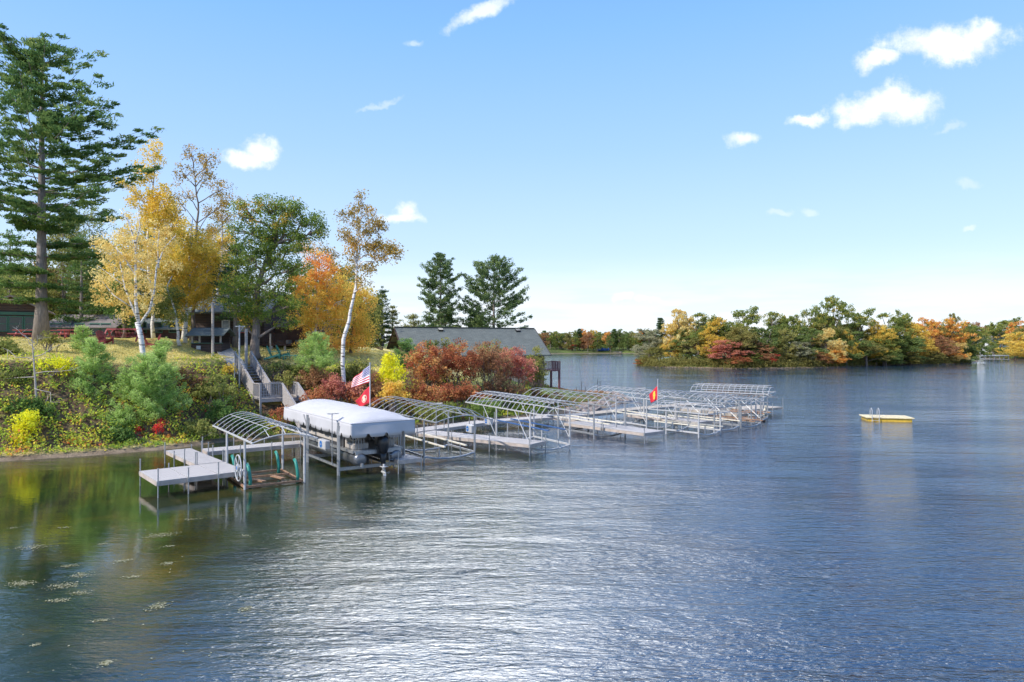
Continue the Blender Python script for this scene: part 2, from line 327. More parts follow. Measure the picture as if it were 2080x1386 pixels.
# ------------------------------------------------------------------ vegetation
LM['olive2'] = leafmat('red_pine_tufts', [(0,(.04,.065,.03)),(.5,(.09,.13,.05)),(.85,(.16,.19,.07)),(1,(.24,.22,.10))], g=2.0)
def rand_dirs(n):
    v = rng.normal(size=(n,3)); return v/np.linalg.norm(v, axis=1, keepdims=True)
def leaves(cent, size, asp=.6, up=0.0, dirs=None):
    """diamond leaf faces: cent (n,3), size (n,)"""
    n = len(cent); a = rand_dirs(n) if dirs is None else dirs
    nr = rand_dirs(n); nr[:,2] += up; b = np.cross(a, nr); b /= np.linalg.norm(b, axis=1, keepdims=True)+1e-9
    s = size[:,None]; return np.stack([cent-a*s*.5, cent+b*s*.5*asp, cent+a*s*.5, cent-b*s*.5*asp], 1)
def clump_leaves(cc, cr, per, size, asp=.6, flat=1.0, spread=.35, up=.4):
    """leaves round each clump centre; per-clump tint with per-leaf scatter"""
    k = len(cc); rep = np.repeat(np.arange(k), per); n = k*per
    d = rand_dirs(n)*(rng.random(n)[:,None]**.45)*np.asarray(cr)[rep][:,None]; d[:,2] *= flat
    ct = rng.random(k)
    tint = np.clip(ct[rep]*(1-spread)+rng.random(n)*spread+.0, 0, 1)
    return leaves(cc[rep]+d, size*(.6+.8*rng.random(n)), asp, up), tint
def wobble(p, q, n=4, amp=.08):
    p = np.array(p, float); q = np.array(q, float); L_ = np.linalg.norm(q-p); out = []
    for i in range(n+1):
        t = i/n; o = rng.normal(size=3)*amp*L_*math.sin(math.pi*t); out.append(tuple(p*(1-t)+q*t+o))
    return out
def tree_thing(kind, label, base, group, cat='tree'):
    return thing(kind, label, cat, base, group=group)

def broadleaf(kind, label, d, trunk, lobes, lm, bark, r0, leaf=.17, per=60, cl=.55, group=None, dens=1.0, depth=0.0, base_z=None, limbs=True, asp=.65, tintbias=None, flat=.8):
    """trunk: photo polyline [(px,py)...] at distance d; lobes: (px,py,rpx,rpy,nclumps[,dd])"""
    bx = X(trunk[0][0], d); bz = thz(bx, d)-.1 if base_z is None else base_z
    t = tree_thing(kind, label, (bx,d,bz), group)
    P = [(X(px,d)-bx, 0 if i == 0 else rng.normal()*.15, max(Z(py,d)-bz, 0) if i else 0) for i, (px,py) in enumerate(trunk)]
    wd = MB(); n = len(P); fine_ = []
    for i in range(n-1):
        seg = wobble(P[i], P[i+1], 3, .02); fine_ += seg[:-1]
    fine_.append(P[-1]); m = len(fine_)
    wd.tube(fine_, [max(r0*(1-.85*i/(m-1)), .02)*(1.35 if i == 0 else 1) for i in range(m)], 8)
    VV = []; TT = []
    FT = np.array(fine_)
    for lb in lobes:
        px, py, rx, ry, nc = lb[:5]; dd = lb[5] if len(lb) > 5 else 0
        c = np.array([X(px,d)-bx, dd, Z(py,d)-bz]); rad = np.array([rx/F*d, (rx+ry)*.5/F*d*(1+depth), ry/F*d])
        nc = max(3, int(nc*dens))
        u = rand_dirs(nc)*(rng.random(nc)[:,None]**.38); cc = c+u*rad
        if limbs:
            low = FT[FT[:,2] < c[2]-.3]; src = low[-1] if len(low) else FT[0]
            src = FT[max(0, int(len(FT)*.3))] if len(low) < 2 else low[-2]
            rr = max(.03, r0*.33)
            wd.tube(wobble(src, c, 4, .06), [rr, rr*.8, rr*.65, rr*.5, rr*.35], 5)
            for k_ in range(min(nc, 9)):
                wd.tube(wobble(c*.75+np.array(src)*.25, cc[k_], 2, .06), [rr*.4, rr*.25, rr*.12], 4, False)
        V, T = clump_leaves(cc, cl*(.6+.8*rng.random(nc)), per, leaf, asp, flat)
        VV.append(V); TT.append(np.clip(T+(lb[6] if len(lb) > 6 else 0), 0, 1))
    wd.build('trunk', bark, t, True)
    fast_mesh('crown', np.concatenate(VV), 4, lm, np.concatenate(TT), t)
    return t

def needles_clump(cc, cr, per, ln, wd_=.22, flat=.35, updir=.5, outward=None):
    k = len(cc); rep = np.repeat(np.arange(k), per); n = k*per
    d = rand_dirs(n)*(rng.random(n)[:,None]**.5)*np.asarray(cr)[rep][:,None]; d[:,2] *= flat
    dr = rand_dirs(n); dr[:,2] = np.abs(dr[:,2])*updir+updir*.3
    if outward is not None: dr += outward[rep]*.8
    dr /= np.linalg.norm(dr, axis=1, keepdims=True); ct = rng.random(k)
    tint = np.clip(ct[rep]*.5+rng.random(n)*.3+d[:,2]/(np.asarray(cr)[rep]*flat+1e-6)*.2+.05, 0, 1)
    return leaves(cc[rep]+d, ln*(.7+.6*rng.random(n)), wd_, dirs=dr), tint

def conifer(kind, label, base, H, r0, prof, lm, bark, step=.8, nb=6, ln=.38, per=26, padr=.55, rise=(.5,-.08), start=.12, group=None, flat=.35, lean=0, fill=1.0, wd_=.22, tuft=False, inner=.35, tier=0.0):
    """prof(t) -> crown radius at height fraction t"""
    t = tree_thing(kind, label, base, group); wd = MB()
    pts = [(lean*(i/8)**2, 0, H*i/8) for i in range(9)]
    wd.tube(pts, [r0*(1.5 if i == 0 else 1)*(1-.9*(i/8)**1.1) for i in range(9)], 9)
    cc = []; cr = []; ow = []
    z = H*start
    while z < H*.985:
        f = z/H; Rm = prof(f)*(1-tier*random.random())
        for k in range(nb):
            az = random.uniform(0, 2*math.pi); Lb = Rm*random.uniform(.55, 1.05)
            if Lb < .3: continue
            r = rise[1]+(rise[0]-rise[1])*f**1.5+random.uniform(-.08,.08); cx = lean*f**2
            p0 = (cx, 0, z); dx, dy = math.cos(az), math.sin(az)
            tip = (cx+dx*Lb, dy*Lb, z+Lb*r); midp = (cx+dx*Lb*.5, dy*Lb*.5, z+Lb*r*.35)
            br = max(.02, r0*.16*(1-f*.6)); wd.tube([p0, midp, tip], [br, br*.7, br*.25], 4, False)
            m = max(2, int(Lb*(1-inner)/(padr*.75)*fill+1))
            for j in range(m):
                s = inner+(1-inner)*(j+random.random()*.7)/m; w_ = Lb*.20*(1.15-s)
                side = random.uniform(-1,1)*w_*2.0
                zz = z+Lb*r*(s*s if s < 1 else 1)
                cc.append((cx+dx*Lb*s-dy*side, dy*Lb*s+dx*side, zz+random.uniform(-.05,.15))); cr.append(padr*random.uniform(.6,1.15)); ow.append((dx,dy,.1))
        z += step*random.uniform(.75,1.25)
    cc.append((lean,0,H)); cr.append(padr*.6); ow.append((0,0,1))
    V, T = needles_clump(np.array(cc), np.array(cr), per, ln, wd_, flat, .5, np.array(ow))
    wd.build('trunk', bark, t, True); fast_mesh('crown', V, 4, lm, T, t); return t

# --- the tall white pine at the left edge
d = 50.0
def wp(f):
    return float(np.interp(f, [0,.12,.17,.27,.36,.45,.52,.60,.68,.76,.84,.92,1.0], [2.6,3.4,4.2,5.4,7.6,10.4,9.8,9.8,7.6,5.6,5.0,4.0,2.0]))
bx = X(84, d); conifer('white_pine', 'towering white pine with layered dark green branches at the left edge of the picture', (bx,d,thz(bx,d)-.2), Z(82,d)-thz(bx,d), .42, wp, LM['pine'], M['pbark'],
    step=.95, nb=6, ln=.32, per=46, padr=.58, rise=(.80,-.04), start=.14, fill=1.3, flat=.30, inner=.16, tier=.45, wd_=.28)

# --- front birch with white forked trunk and golden crown
def birch_front():
    d = 46.5; bx = X(296, d); bz = thz(bx, d)-.1
    t = tree_thing('birch', 'white-trunked forked birch with golden crown at the front of the lawn', (bx,d,bz), None)
    def p(px, py, dy=0): return (X(px,d)-bx, dy, Z(py,d)-bz)
    wd = MB()
    limbs = [([(296,757),(290,720),(284,685),(281,655)], .20, .16), ([(281,655),(276,610),(275,560),(274,500),(262,450),(243,425)], .13, .02), ([(281,655),(268,625),(258,585),(248,545),(232,500)], .09, .02),
             ([(282,662),(300,630),(312,590),(322,545),(335,505),(356,478)], .10, .02), ([(322,545),(318,500),(326,470)], .05, .02), ([(275,560),(250,520),(222,495),(205,470)], .05, .015), ([(274,500),(285,460),(280,430)], .05, .015),
             ([(268,625),(235,600),(205,572),(190,568)], .04, .012), ([(258,585),(225,560),(200,540)], .035, .012)]
    for pl, a, b_ in limbs:
        q = [p(x,y,rng.normal()*.15 if i else 0) for i,(x,y) in enumerate(pl)]; n = len(q)
        wd.tube(q, [a+(b_-a)*i/(n-1) for i in range(n)], 7)
    VV = []; TT = []
    for px,py,rx,ry,nc,b_ in [(245,460,34,30,26,.1),(232,505,48,34,46,.05),(275,500,45,38,46,.1),(230,560,46,38,52,0),(290,560,40,45,50,0),(225,610,34,26,26,-.1),(275,610,45,28,40,0),(318,520,34,34,30,-.1),(300,465,30,26,18,0),(335,480,22,22,12,-.1),(250,640,30,12,10,-.1),(205,580,22,18,12,0)]:
        nc = int(nc*.8); c = np.array(p(px,py)); rad = np.array([rx,(rx+ry)*.6,ry])/F*d; cc = c+rand_dirs(nc)*(rng.random(nc)[:,None]**.4)*rad*[1.12,1,1.08]+[0,.45,0]
        V, T = clump_leaves(cc, .42*(.5+.8*rng.random(nc)), 46, .12, .7, .85); VV.append(V); TT.append(np.clip(T+b_,0,1))
    wd.build('trunk', M['birch'], t, True); fast_mesh('crown', np.concatenate(VV), 4, LM['birch'], np.concatenate(TT), t)
birch_front()

broadleaf('birch', 'tall yellow birch with a bare thin top just right of the big pine', 62, [(312,690),(310,600),(300,480),(305,380),(312,300)],
  [(310,310,22,24,12),(300,345,30,24,14),(320,400,34,34,26),(330,450,40,40,44),(300,430,45,40,50),(335,500,34,36,40),(270,380,30,26,16)], LM['gold'], M['birch'], .16, .17, 55, .65)
broadleaf('birch', 'pair-trunked birch with bright gold leaves left of the log kiosk', 58, [(376,700),(380,640),(384,560),(386,500),(392,440)],
  [(390,490,34,26,30),(415,520,34,30,36),(375,540,44,34,52),(420,570,28,40,40),(370,590,40,34,48),(400,610,36,22,26),(430,540,18,26,14),(340,560,30,30,26),(352,610,26,26,20)], LM['gold'], M['birch'], .17, .16, 62, .6)
broadleaf('birch', 'leaning white birch trunk with olive yellow leaves between the swing and the kiosk', 55, [(366,702),(362,660),(352,620),(342,585),(345,560)],
  [(350,640,34,22,26),(330,620,28,28,26),(345,600,26,24,20)], LM['lime'], M['birch'], .13, .15, 50, .5)
broadleaf('sparse_tree', 'tall thin tree with few brown leaves rising highest behind the golden birches', 60, [(388,700),(398,600),(400,500),(402,430),(398,380),(392,320)],
  [(388,310,20,16,7),(425,322,24,16,9),(370,350,22,18,8),(415,365,26,16,9),(375,390,24,18,6),(455,380,20,18,7),(450,415,22,16,6),(370,420,20,24,5),(425,430,24,18,5),(420,345,20,12,6)], LM['sparse'], M['bark'], .17, .15, 42, .55)
broadleaf('sparse_tree', 'thin sparse tree standing right of the tallest brown one, half bare', 63, [(445,700),(442,600),(448,500),(452,430),(446,395)],
  [(452,400,20,14,5),(440,440,24,20,8),(465,440,20,20,7),(430,475,24,18,9),(455,500,24,24,13),(475,410,18,14,6)], LM['sparse'], M['birch'], .13, .15, 40, .55)
broadleaf('yellow_birch', 'loose yellow tree behind the kiosk with hanging foliage', 64, [(432,700),(432,600),(430,540)],
  [(425,500,30,26,22),(435,550,26,34,26),(440,600,22,26,16)], LM['gold'], M['birch'], .14, .16, 50, .6)

broadleaf('oak', 'broad green oak with thick pale trunk at the head of the stairs', 54, [(518,722),(519,690),(520,640),(524,580),(545,520),(570,480)],
  [(560,475,40,18,34),(600,500,30,18,26),(540,500,36,20,34),(545,415,40,20,30,0,.15),(590,420,36,18,30),(628,448,34,18,30),(645,470,18,14,12),(560,450,50,24,46,0,.1),(500,430,38,24,24,0,.2),(495,470,36,24,26),(510,520,46,36,60),(560,530,42,36,50),(600,545,30,22,24),(500,580,52,34,60),(560,590,48,34,50),(530,630,52,26,46),(480,620,38,24,26),(590,620,28,20,16),(500,655,30,14,12,0,.2),(578,655,26,12,10),(610,480,26,14,12)],
  LM['oak'], M['bark'], .42, .14, 42, .50, dens=1.25)
conifer('pine', 'dark pine standing close behind the left side of the oak', (X(478,58),58,thz(X(478,58),58)), Z(505,58)-5.9, .2, lambda f: 2.9*(1-f)**.6+.2, LM['redpine'], M['pbark'], step=.6, nb=6, ln=.3, per=30, padr=.55, rise=(.5,0), start=.3, flat=.6)

broadleaf('maple', 'golden maple flushed orange at the top, between oak and leaning birch', 60, [(636,728),(640,680),(645,620),(640,560),(640,520)],
  [(638,515,26,20,12,0,.45),(650,545,42,22,34,0,.4),(625,575,42,26,40,0,.15),(670,575,38,26,40,0,.1),(640,610,60,28,70),(620,650,42,24,40),(670,650,50,28,60),(700,610,34,26,34,0,-.1),(640,690,40,18,28,0,.1)], LM['maple'], M['birch'], .17, .15, 50, .52, flat=.7)
broadleaf('maple', 'golden maple with broad rounded crown behind the leaning birch', 64, [(712,730),(715,680),(718,620),(715,590)],
  [(720,590,36,20,28,0,-.1),(735,615,32,26,36,0,-.1),(710,640,44,26,50),(740,660,28,28,36),(720,690,44,26,44,0,.1),(690,700,30,18,20,0,.1)], LM['maple'], M['bark'], .15, .15, 50, .52)
broadleaf('sparse_tree', 'half-bare orange tinged tree peeping over the golden maples', 66, [(668,700),(668,600),(672,540),(665,500)],
  [(620,500,30,14,10,0,.3),(650,505,24,14,8),(680,530,26,18,12),(700,550,24,18,14,0,.2),(640,530,20,14,9,0,.3),(728,545,18,14,5)], LM['sparse'], M['bark'], .14, .16, 36, .55)
broadleaf('birch', 'slender leaning birch with sparse brown leaves beside the boathouse maples', 51, [(690,724),(697,690),(708,650),(716,610),(722,570),(724,530),(728,480),(732,440)],
  [(722,425,22,12,9),(745,430,16,12,6),(715,450,18,18,8),(752,460,28,16,17),(775,455,16,14,9),(740,490,30,22,20),(712,495,18,20,13,0,.25),(770,490,20,18,11),(790,515,26,15,15,0,.15),(765,520,20,14,8),(722,520,18,16,8),(705,475,14,14,7),(800,505,16,12,10),(752,545,22,12,9),(735,400,14,10,4),(738,575,14,12,5),(700,440,12,12,5)], LM['sparse'], M['birch'], .17, .14, 40, .5)

conifer('spruce', 'dark feathery spruce standing left of the boathouse gable', (X(776,94),94,thz(X(776,94),94)), Z(588,94)-5.6, .22, lambda f: 2.7*(1-f)**.8+.15, LM['redpine'], M['pbark'], step=.55, nb=7, ln=.34, per=22, padr=.5, rise=(.8,.25), start=.08)
conifer('spruce', 'smaller spruce close to the right of the feathery one', (X(797,98),98,thz(X(797,98),98)), Z(625,98)-5.6, .18, lambda f: 2.2*(1-f)**.8+.15, LM['olive'], M['pbark'], step=.6, nb=6, ln=.32, per=20, padr=.5, rise=(.7,.2), start=.08)

# --- two red pines behind the boathouse roof
def rp(fmax, r): return lambda f: r*math.sin(math.pi*min(max((f-.18)/.82,0),1)**.75)**.7+.25
def redpine(label, px, top, r, d, fn, lean=0):
    bx = X(px, d); g = .9; conifer('red_pine', label, (bx,d,g), Z(top,d)-g, .30, fn, LM['olive2'], M['pbark'], step=.62, nb=8, ln=.34, per=34, padr=.44, rise=(.75,.05), start=.34, flat=.85, fill=.85, wd_=.30, lean=lean, inner=.42, group='red pines behind the boathouse')
redpine('slimmer of the two red pines over the boathouse roof, standing left', 895, 516, 3.0, 97, lambda f: float(np.interp(f,[.4,.5,.6,.72,.8,.9,1],[3.0,2.9,3.3,3.4,2.9,1.9,.4])))
redpine('broader red pine over the boathouse roof, spreading wide at its foot', 1003, 524, 4.8, 99, lambda f: float(np.interp(f,[.4,.48,.6,.72,.82,.92,1],[6.2,5.6,5.0,5.0,4.2,2.4,.4])))

# --- the wood behind the cabins: trees one can tell apart
def wood(kind, label, px, top, rpx, d, lm, shape='round', n=70, group='trees behind the cabins', low=None, bark='bark', leaf=.22):
    bx = X(px, d); bz = thz(bx, d)
    if shape == 'cone':
        return conifer(kind, label, (bx,d,bz), Z(top,d)-bz, .24, lambda f: rpx/F*d*min(1,(1.05-f))**.75+.2, LM[lm], M['pbark'], step=.8, nb=6, ln=.42, per=24, padr=.75, rise=(.5,0), start=.1, flat=.5, group=group)
    lowp = low or 665; H = lowp-top
    lob = []
    for i in range(7):
        f = (i+.5)/7; rr = rpx*math.sin(math.pi*(.18+.72*f)); lob.append((px+random.uniform(-.25,.25)*rpx, top+H*f, rr, H/8, int(n*rr/rpx/3)))
    return broadleaf(kind, label, d, [(px,700),(px+4,640),(px,(top+lowp)/2),(px,top+H*.2)], lob, LM[lm], M[bark], .2, leaf, 48, .85, group=group)
wood('pine','dark pine behind the left cabin roof',20,470,75,78,'pine','cone')
wood('oak','tall olive tree behind the big pine trunk',130,455,70,80,'olive',n=90)
wood('pine','dark pine right of the big pine trunk, behind the low cabin',165,480,60,74,'pine','cone')
wood('oak','green tree behind the middle of the low cabin',215,500,55,84,'green',n=70)
wood('maple','yellow green tree glimpsed behind the front birch',275,470,60,80,'gold',n=70)
wood('oak','olive tree behind the red swing, right of the yellow one',335,500,55,82,'olive',n=70)
wood('pine','dark pine between the golden birches and the oak',430,520,48,76,'redpine','cone')
wood('oak','yellow tree far left beyond the big pine',20,560,55,70,'lime',n=50,leaf=.2)
wood('maple','russet tree low behind the low cabin roof',100,540,50,86,'rust',n=60)
wood('pine','narrow dark pine at the far left edge of the wood',-30,430,60,72,'pine','cone')
wood('oak','low green tree behind the log house roof',470,560,50,80,'green',n=50)
wood('pine','dark pine behind the orange topped maple',600,545,48,78,'redpine','cone')
wood('oak','olive tree behind the golden maples, right part',690,560,50,84,'olive',n=50)
wood('pine','bushy low pine at the end of the wood behind the left end of the boathouse',840,640,40,104,'olive','cone')
wood('pine','low broad pine below the slimmer red pine',905,628,52,103,'redpine','cone')
wood('pine','low spreading pine below the broader red pine, its foot behind the roof',965,640,45,104,'redpine','cone')
wood('oak','dark tree filling the gap above the swing',250,560,50,72,'green',n=50)
wood('oak','dull green tree left of the golden pair of birches',395,600,40,72,'olive',n=36)

def understory():
    cc = []
    for i in range(5200):
        px = random.uniform(-120, 770); d_ = random.uniform(80, 100); x = X(px, d_); g_ = thz(x, d_); hh = 6.5+2.5*math.sin(px*.021)+1.5*math.sin(px*.083); cc.append((x, d_, g_+hh*random.random()))
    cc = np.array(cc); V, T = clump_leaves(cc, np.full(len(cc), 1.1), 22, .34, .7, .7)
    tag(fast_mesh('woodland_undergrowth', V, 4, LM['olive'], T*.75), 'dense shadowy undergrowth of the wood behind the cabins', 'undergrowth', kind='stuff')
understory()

wood('pine','tall dark pine beyond the low building, showing over its roof',140,420,58,88,'redpine','cone')
wood('oak','yellow-green tree between big pine and front birch, in the back',190,430,60,90,'lime',n=80)
wood('birch','tall golden tree at the back, between the two tall birches',350,405,44,78,'gold',n=60,bark='birch')
wood('pine','back row dark pine left of the brown sparse tree',300,440,50,92,'redpine','cone')
wood('oak','back row olive tree right of the tall brown one',430,450,50,90,'olive',n=60)

wood('birch','back row pale gold tree between the sparse brown tree and the oak',455,470,34,74,'gold',n=50,bark='birch')
wood('oak','back row green tree filling the gap left of the golden maples',600,590,34,76,'green',n=40)
wood('birch','back row yellow tree right of the front birch crown',372,470,36,72,'gold',n=50,bark='birch')
wood('oak','back row olive tree standing directly above the low building roof',215,560,50,80,'olive',n=60)

# ------------------------------------------------------------------ bank cover, shrubs, saplings
def bank_cover():
    n = 520000
    x = rng.uniform(-46, 3, n); y = rng.uniform(28, 84, n); s = shore_s(x, y); 
    k = (s > .35) & (s < 5.1+.8*np.sin(x*.8)+rng.normal(size=n)*.6); k &= (np.abs(x) < y*.80+3); lx, ly = stair_local(x, y); k &= ~((lx > -6.5) & (lx < 3.5) & (ly > -.15) & (ly < 2.95) & ((lx > -1.4) | (ly < 1.5)) & ((lx < 0) | (ly > 1.3)))
    x = x[k]; y = y[k]; s = s[k]; z = th(x, y); m = len(x)
    def cell(sc, seed):
        r = np.random.default_rng(seed); T = r.random((256,256)); i = np.floor(x*sc+40).astype(int)%256; j = np.floor((y+z*.8)*sc).astype(int)%256; return T[i,j]
    jx = rng.normal(size=m)*.1; x += jx
    c1 = cell(1.1, 1); c2 = cell(3.2, 2); c3 = cell(.5, 3)
    keep = (c2 > .26) | (rng.random(m) < .25); big = cell(.42, 5)
    hgt = (c1**1.6)*.95*sm(s/1.2)*sm((8-s)/2)
    zz = z+.04+hgt*rng.random(m)**.6+.12*rng.random(m)
    tint = np.clip(.16*c3+.42*c2+.18*c1+.34*rng.random(m)-.04, 0, 1)
    top = s > 5.2; tint = np.where(top, np.clip(tint*.5+.35, 0, .8), tint)
    P = np.stack([x,y,zz], 1)[keep]
    V = leaves(P, .13*(.6+.9*rng.random(len(P))), .75, .9)
    o = fast_mesh('bank_ground_cover', V, 4, LM['cover'], tint[keep]); tag(o, 'mixed green, yellow and red undergrowth covering the steep bank', 'undergrowth', kind='stuff')
bank_cover()
def grass():
    n = 260000; x = rng.uniform(-52, -6, n); y = rng.uniform(42, 72, n); s = shore_s(x, y); k = (s > 5.5) & (np.abs(x) < y*.8+2); x = x[k]; y = y[k]; z = th(x, y); m = len(x)
    P = np.stack([x,y,z+.05], 1); dr = rand_dirs(m); dr[:,2] = np.abs(dr[:,2])+.9; dr /= np.linalg.norm(dr, axis=1, keepdims=True)
    V = leaves(P, .08*(.6+.9*rng.random(m)), .5, 0, dr)
    gl = leafmat('dry_grass', [(0,(.40,.40,.12)),(.4,(.62,.54,.20)),(1,(.76,.64,.30))], g=1)
    o = fast_mesh('lawn_grass', V, 4, gl, rng.random(m)); tag(o, 'short dry yellow-green grass of the lawn', 'grass', kind='stuff')
grass()

def shrub(kind, label, cat, px, py, rx, ry, d, lm, n, leaf=.15, per=45, cl=.42, group=None, lobes=None, bias=0, up=.4):
    """bushy plant: centre at photo position (px,py), radii in pixels, distance d"""
    cx = X(px, d); cz = Z(py, d); bz = min(thz(cx, d), cz-ry/F*d*.9); t = thing(kind, label, cat, (cx,d,bz), group=group)
    st = MB(); VV = []; TT = []
    for (ox,oy,sx,sy,w_) in (lobes or [(0,0,1,1,1)]):
        c = np.array([ox*rx/F*d, 0, cz-oy*ry/F*d-bz]); rad = np.array([rx*sx, (rx*sx+ry*sy)*.45, ry*sy])/F*d
        nc = int(n*w_); u = rand_dirs(nc)*(rng.random(nc)[:,None]**.36); cc = c+u*rad; cc[:,2] = np.maximum(cc[:,2], .15)
        V, T = clump_leaves(cc, cl*(.6+.8*rng.random(nc)), per, leaf, .65, .75, .4, up); VV.append(V); TT.append(np.clip(T+bias,0,1))
        for k in range(min(8, nc)): st.tube(wobble((c[0]*.4+rng.normal()*.15, rng.normal()*.15, 0), cc[k], 3, .06), [.035,.03,.02,.01], 4, False)
    st.build('stems', M['bark'], t); fast_mesh('foliage', np.concatenate(VV), 4, LM[lm], np.concatenate(TT), t); return t
BL = [(-.45,.1,.55,.75,.5),(.4,.2,.6,.7,.5),(0,-.2,.6,.8,.5)]
B = 'bushes in front of the boathouse'
shrub('sumac','orange and red sumac bush at the left end of the boathouse hedge','bush',868,740,46,46,57,'sumac',84,bias=.15,group=B,lobes=BL)
shrub('sumac','tallest brick-red sumac bush in front of the middle of the boathouse','bush',925,734,52,48,59,'sumac',100,group=B,lobes=BL)
shrub('sumac','dusky rose sumac bush in front of the right half of the boathouse roof','bush',990,733,52,44,61,'rust',95,group=B,lobes=BL,bias=.1)
shrub('sumac','brownish pink sumac bush near the right end of the hedge','bush',1045,741,48,44,63,'pink',92,group=B,lobes=BL,bias=.2)
shrub('sumac','olive brown bush closing the right end of the hedge by the stone wall','bush',1085,750,28,48,66,'olive',60,group=B,lobes=BL,bias=.1)
shrub('sumac','low scarlet sumac at the foot of the hedge above the walkway','bush',930,795,60,24,55,'sumac',55,group=B,lobes=BL,bias=-.05)
shrub('sumac','low orange sumac at the foot of the hedge, left part','bush',858,800,42,28,53,'sumac',50,group=B,lobes=BL,bias=.2)
shrub('sumac','low wine-red bush at the foot of the hedge, right part','bush',1020,792,54,26,59,'rust',50,group=B,lobes=BL)
shrub('bush','pale olive shrub tops against the roof, above the brick-red sumac','bush',900,708,42,20,62,'olive',30,group=B,bias=.3)
shrub('bush','pale olive shrub top against the roof, right part','bush',1010,712,44,16,65,'olive',26,group=B,bias=.3)
shrub('bush','green leafy bush low at the water edge behind the hoop canopy','bush',985,828,44,18,54,'green',34,bias=.3)
shrub('bush','green and yellow bush low on the bank behind the third lift','bush',890,832,50,18,50,'lime',34)
shrub('bush','dark red bush at the foot of the bank right of the hoop canopy','bush',1105,805,40,20,66,'rust',30,bias=-.1)
shrub('yellow_bush','bright yellow bush at the left end of the red hedge','bush',793,752,26,34,52,'yellow',44,lobes=BL)
shrub('yellow_bush','orange yellow bush lower down beside the flagpole','bush',800,795,28,22,50,'maple',34,lobes=BL)
shrub('yellow_bush','vivid yellow maple sapling low on the bank at the far left','bush',48,880,32,44,38.8,'yellow',44,leaf=.13,lobes=[(.3,-.6,.6,.5,.4),(0,0,.7,.5,.4),(-.2,.6,.8,.4,.4)])
shrub('yellow_bush','yellow bush halfway up the bank beside the young pines','bush',115,742,40,15,42,'yellow',20,leaf=.13)
shrub('red_bush','scarlet creeper low on the bank left of the first dock','bush',318,880,12,24,42.3,'red',10,leaf=.12,cl=.3,lobes=[(.6,-.6,.7,.5,.6),(-.4,.5,.7,.5,.6)])
shrub('red_bush','small crimson bush beside the scarlet creeper','bush',282,882,12,14,42,'red',6,leaf=.12,cl=.3)
shrub('red_bush','faded red bush on the bank below the stairs landing','bush',575,838,28,18,46.8,'sumac',18,leaf=.13)
S = 'mixed shrubs on the bank below the log house'
shrub('bush','rusty shrub right of the stairs landing','bush',645,770,42,30,51,'rust',44,group=S,lobes=BL)
shrub('bush','wine-red shrub behind the grey canopy','bush',690,790,50,28,50,'pink',46,group=S,lobes=BL,bias=.15)
shrub('bush','olive shrub above the wine-red one','bush',720,755,46,26,53,'olive',40,group=S,lobes=BL,bias=.1)
shrub('bush','dark rust shrub left of the bright yellow bush','bush',755,790,30,36,51.5,'rust',38,group=S,lobes=BL)
shrub('bush','orange tipped shrub between stairs and grey canopy','bush',640,805,24,20,48.5,'sumac',20,group=S)
shrub('bush','green yellow shrub at the top of the bank right of the stairs','bush',612,750,34,12,52,'lime',20,group=S,bias=-.1)
shrub('bush','low orange shrubbery at the far end of the slope behind the flags','bush',730,815,40,18,50,'sumac',24,group=S,bias=.1)
shrub('shrub','dull green shrub just right of the upper stair flight','shrub',582,768,24,16,49.8,'olive',16,group=S,bias=.15)
shrub('shrub','small lime shrub by the oak foot, right of the stairs head','shrub',562,745,20,10,51.5,'lime',9,group=S)
T_ = 'scrub along the left bank'
for i,(px,py,rx,ry,d,lm,n,lab) in enumerate([
  (12,712,40,24,44,'lime',34,'pale yellow-green shrub in front of the left cabin'),
  (10,760,44,30,41,'lime',34,'lime and yellow shrub at the picture edge halfway up the bank'),
  (60,830,50,22,40,'green',30,'green shrub above the vivid yellow sapling'),
  (150,905,40,20,40,'orange',22,'peach-orange shrub near the water at the foot of the left bank'),
  (230,880,36,20,41,'green',22,'dark green shrub below the young pines'),
  (440,785,50,28,46.5,'lime',36,'yellow-green shrub left of the stairs'),
  (455,835,46,24,45,'green',30,'bright green shrub behind the first canopy frame'),
  (400,870,40,18,43.5,'lime',24,'lime shrub behind the walkway posts'),
  (380,770,34,20,46.5,'rust',16,'brown thinning shrub right of the young pines'),
  (500,860,50,20,45.3,'green',28,'green shrub behind the right half of the first canopy frame'),
  (640,860,60,16,48,'green',28,'dark green shrub in the shade behind the grey canopy'),
  (350,900,34,12,42.5,'orange',12,'orange-brown shrub at the water edge behind the first walkway'),
  (100,690,24,14,46,'olive',10,'dull shrub at the foot of the big pine'),
  (462,752,16,12,49,'gold',8,'small golden shrub at the lawn edge left of the stairs')]):
    shrub('shrub', lab, 'shrub', px,py,rx,ry,d,lm,n,leaf=.14,per=44,cl=.4,group=T_,lobes=BL)

def sapling(label, px, top, base, rpx, d, n=1.0, group='young pines on the bank'):
    bx = X(px, d); bz = Z(base, d); H = Z(top, d)-bz; r = rpx/F*d*1.2
    conifer('young_pine', label, (bx,d,bz), H, .05, lambda f: r*max(0,(1-f))**.55*(1 if f > .15 else .8)+.08, LM['sapling'], M['bark'], step=.30, nb=7, ln=.20, per=30, padr=.28, rise=(.9,.35), start=.05, flat=.9, group=group, wd_=.18, fill=1.1*n, inner=.2)
sapling('largest bushy young pine on the bank below the front birch', 292, 722, 862, 62, 43.2)
sapling('young pine with rounded top right beside the largest one', 335, 745, 850, 44, 43.8)
sapling('young pine left of the largest, reaching up to the lawn edge', 190, 690, 858, 52, 42.8)
sapling('small low young pine in front, at the feet of the other two', 240, 835, 892, 44, 41.8)
sapling('wispy young pine on the lawn edge left of the red chair', 168, 664, 712, 22, 47)
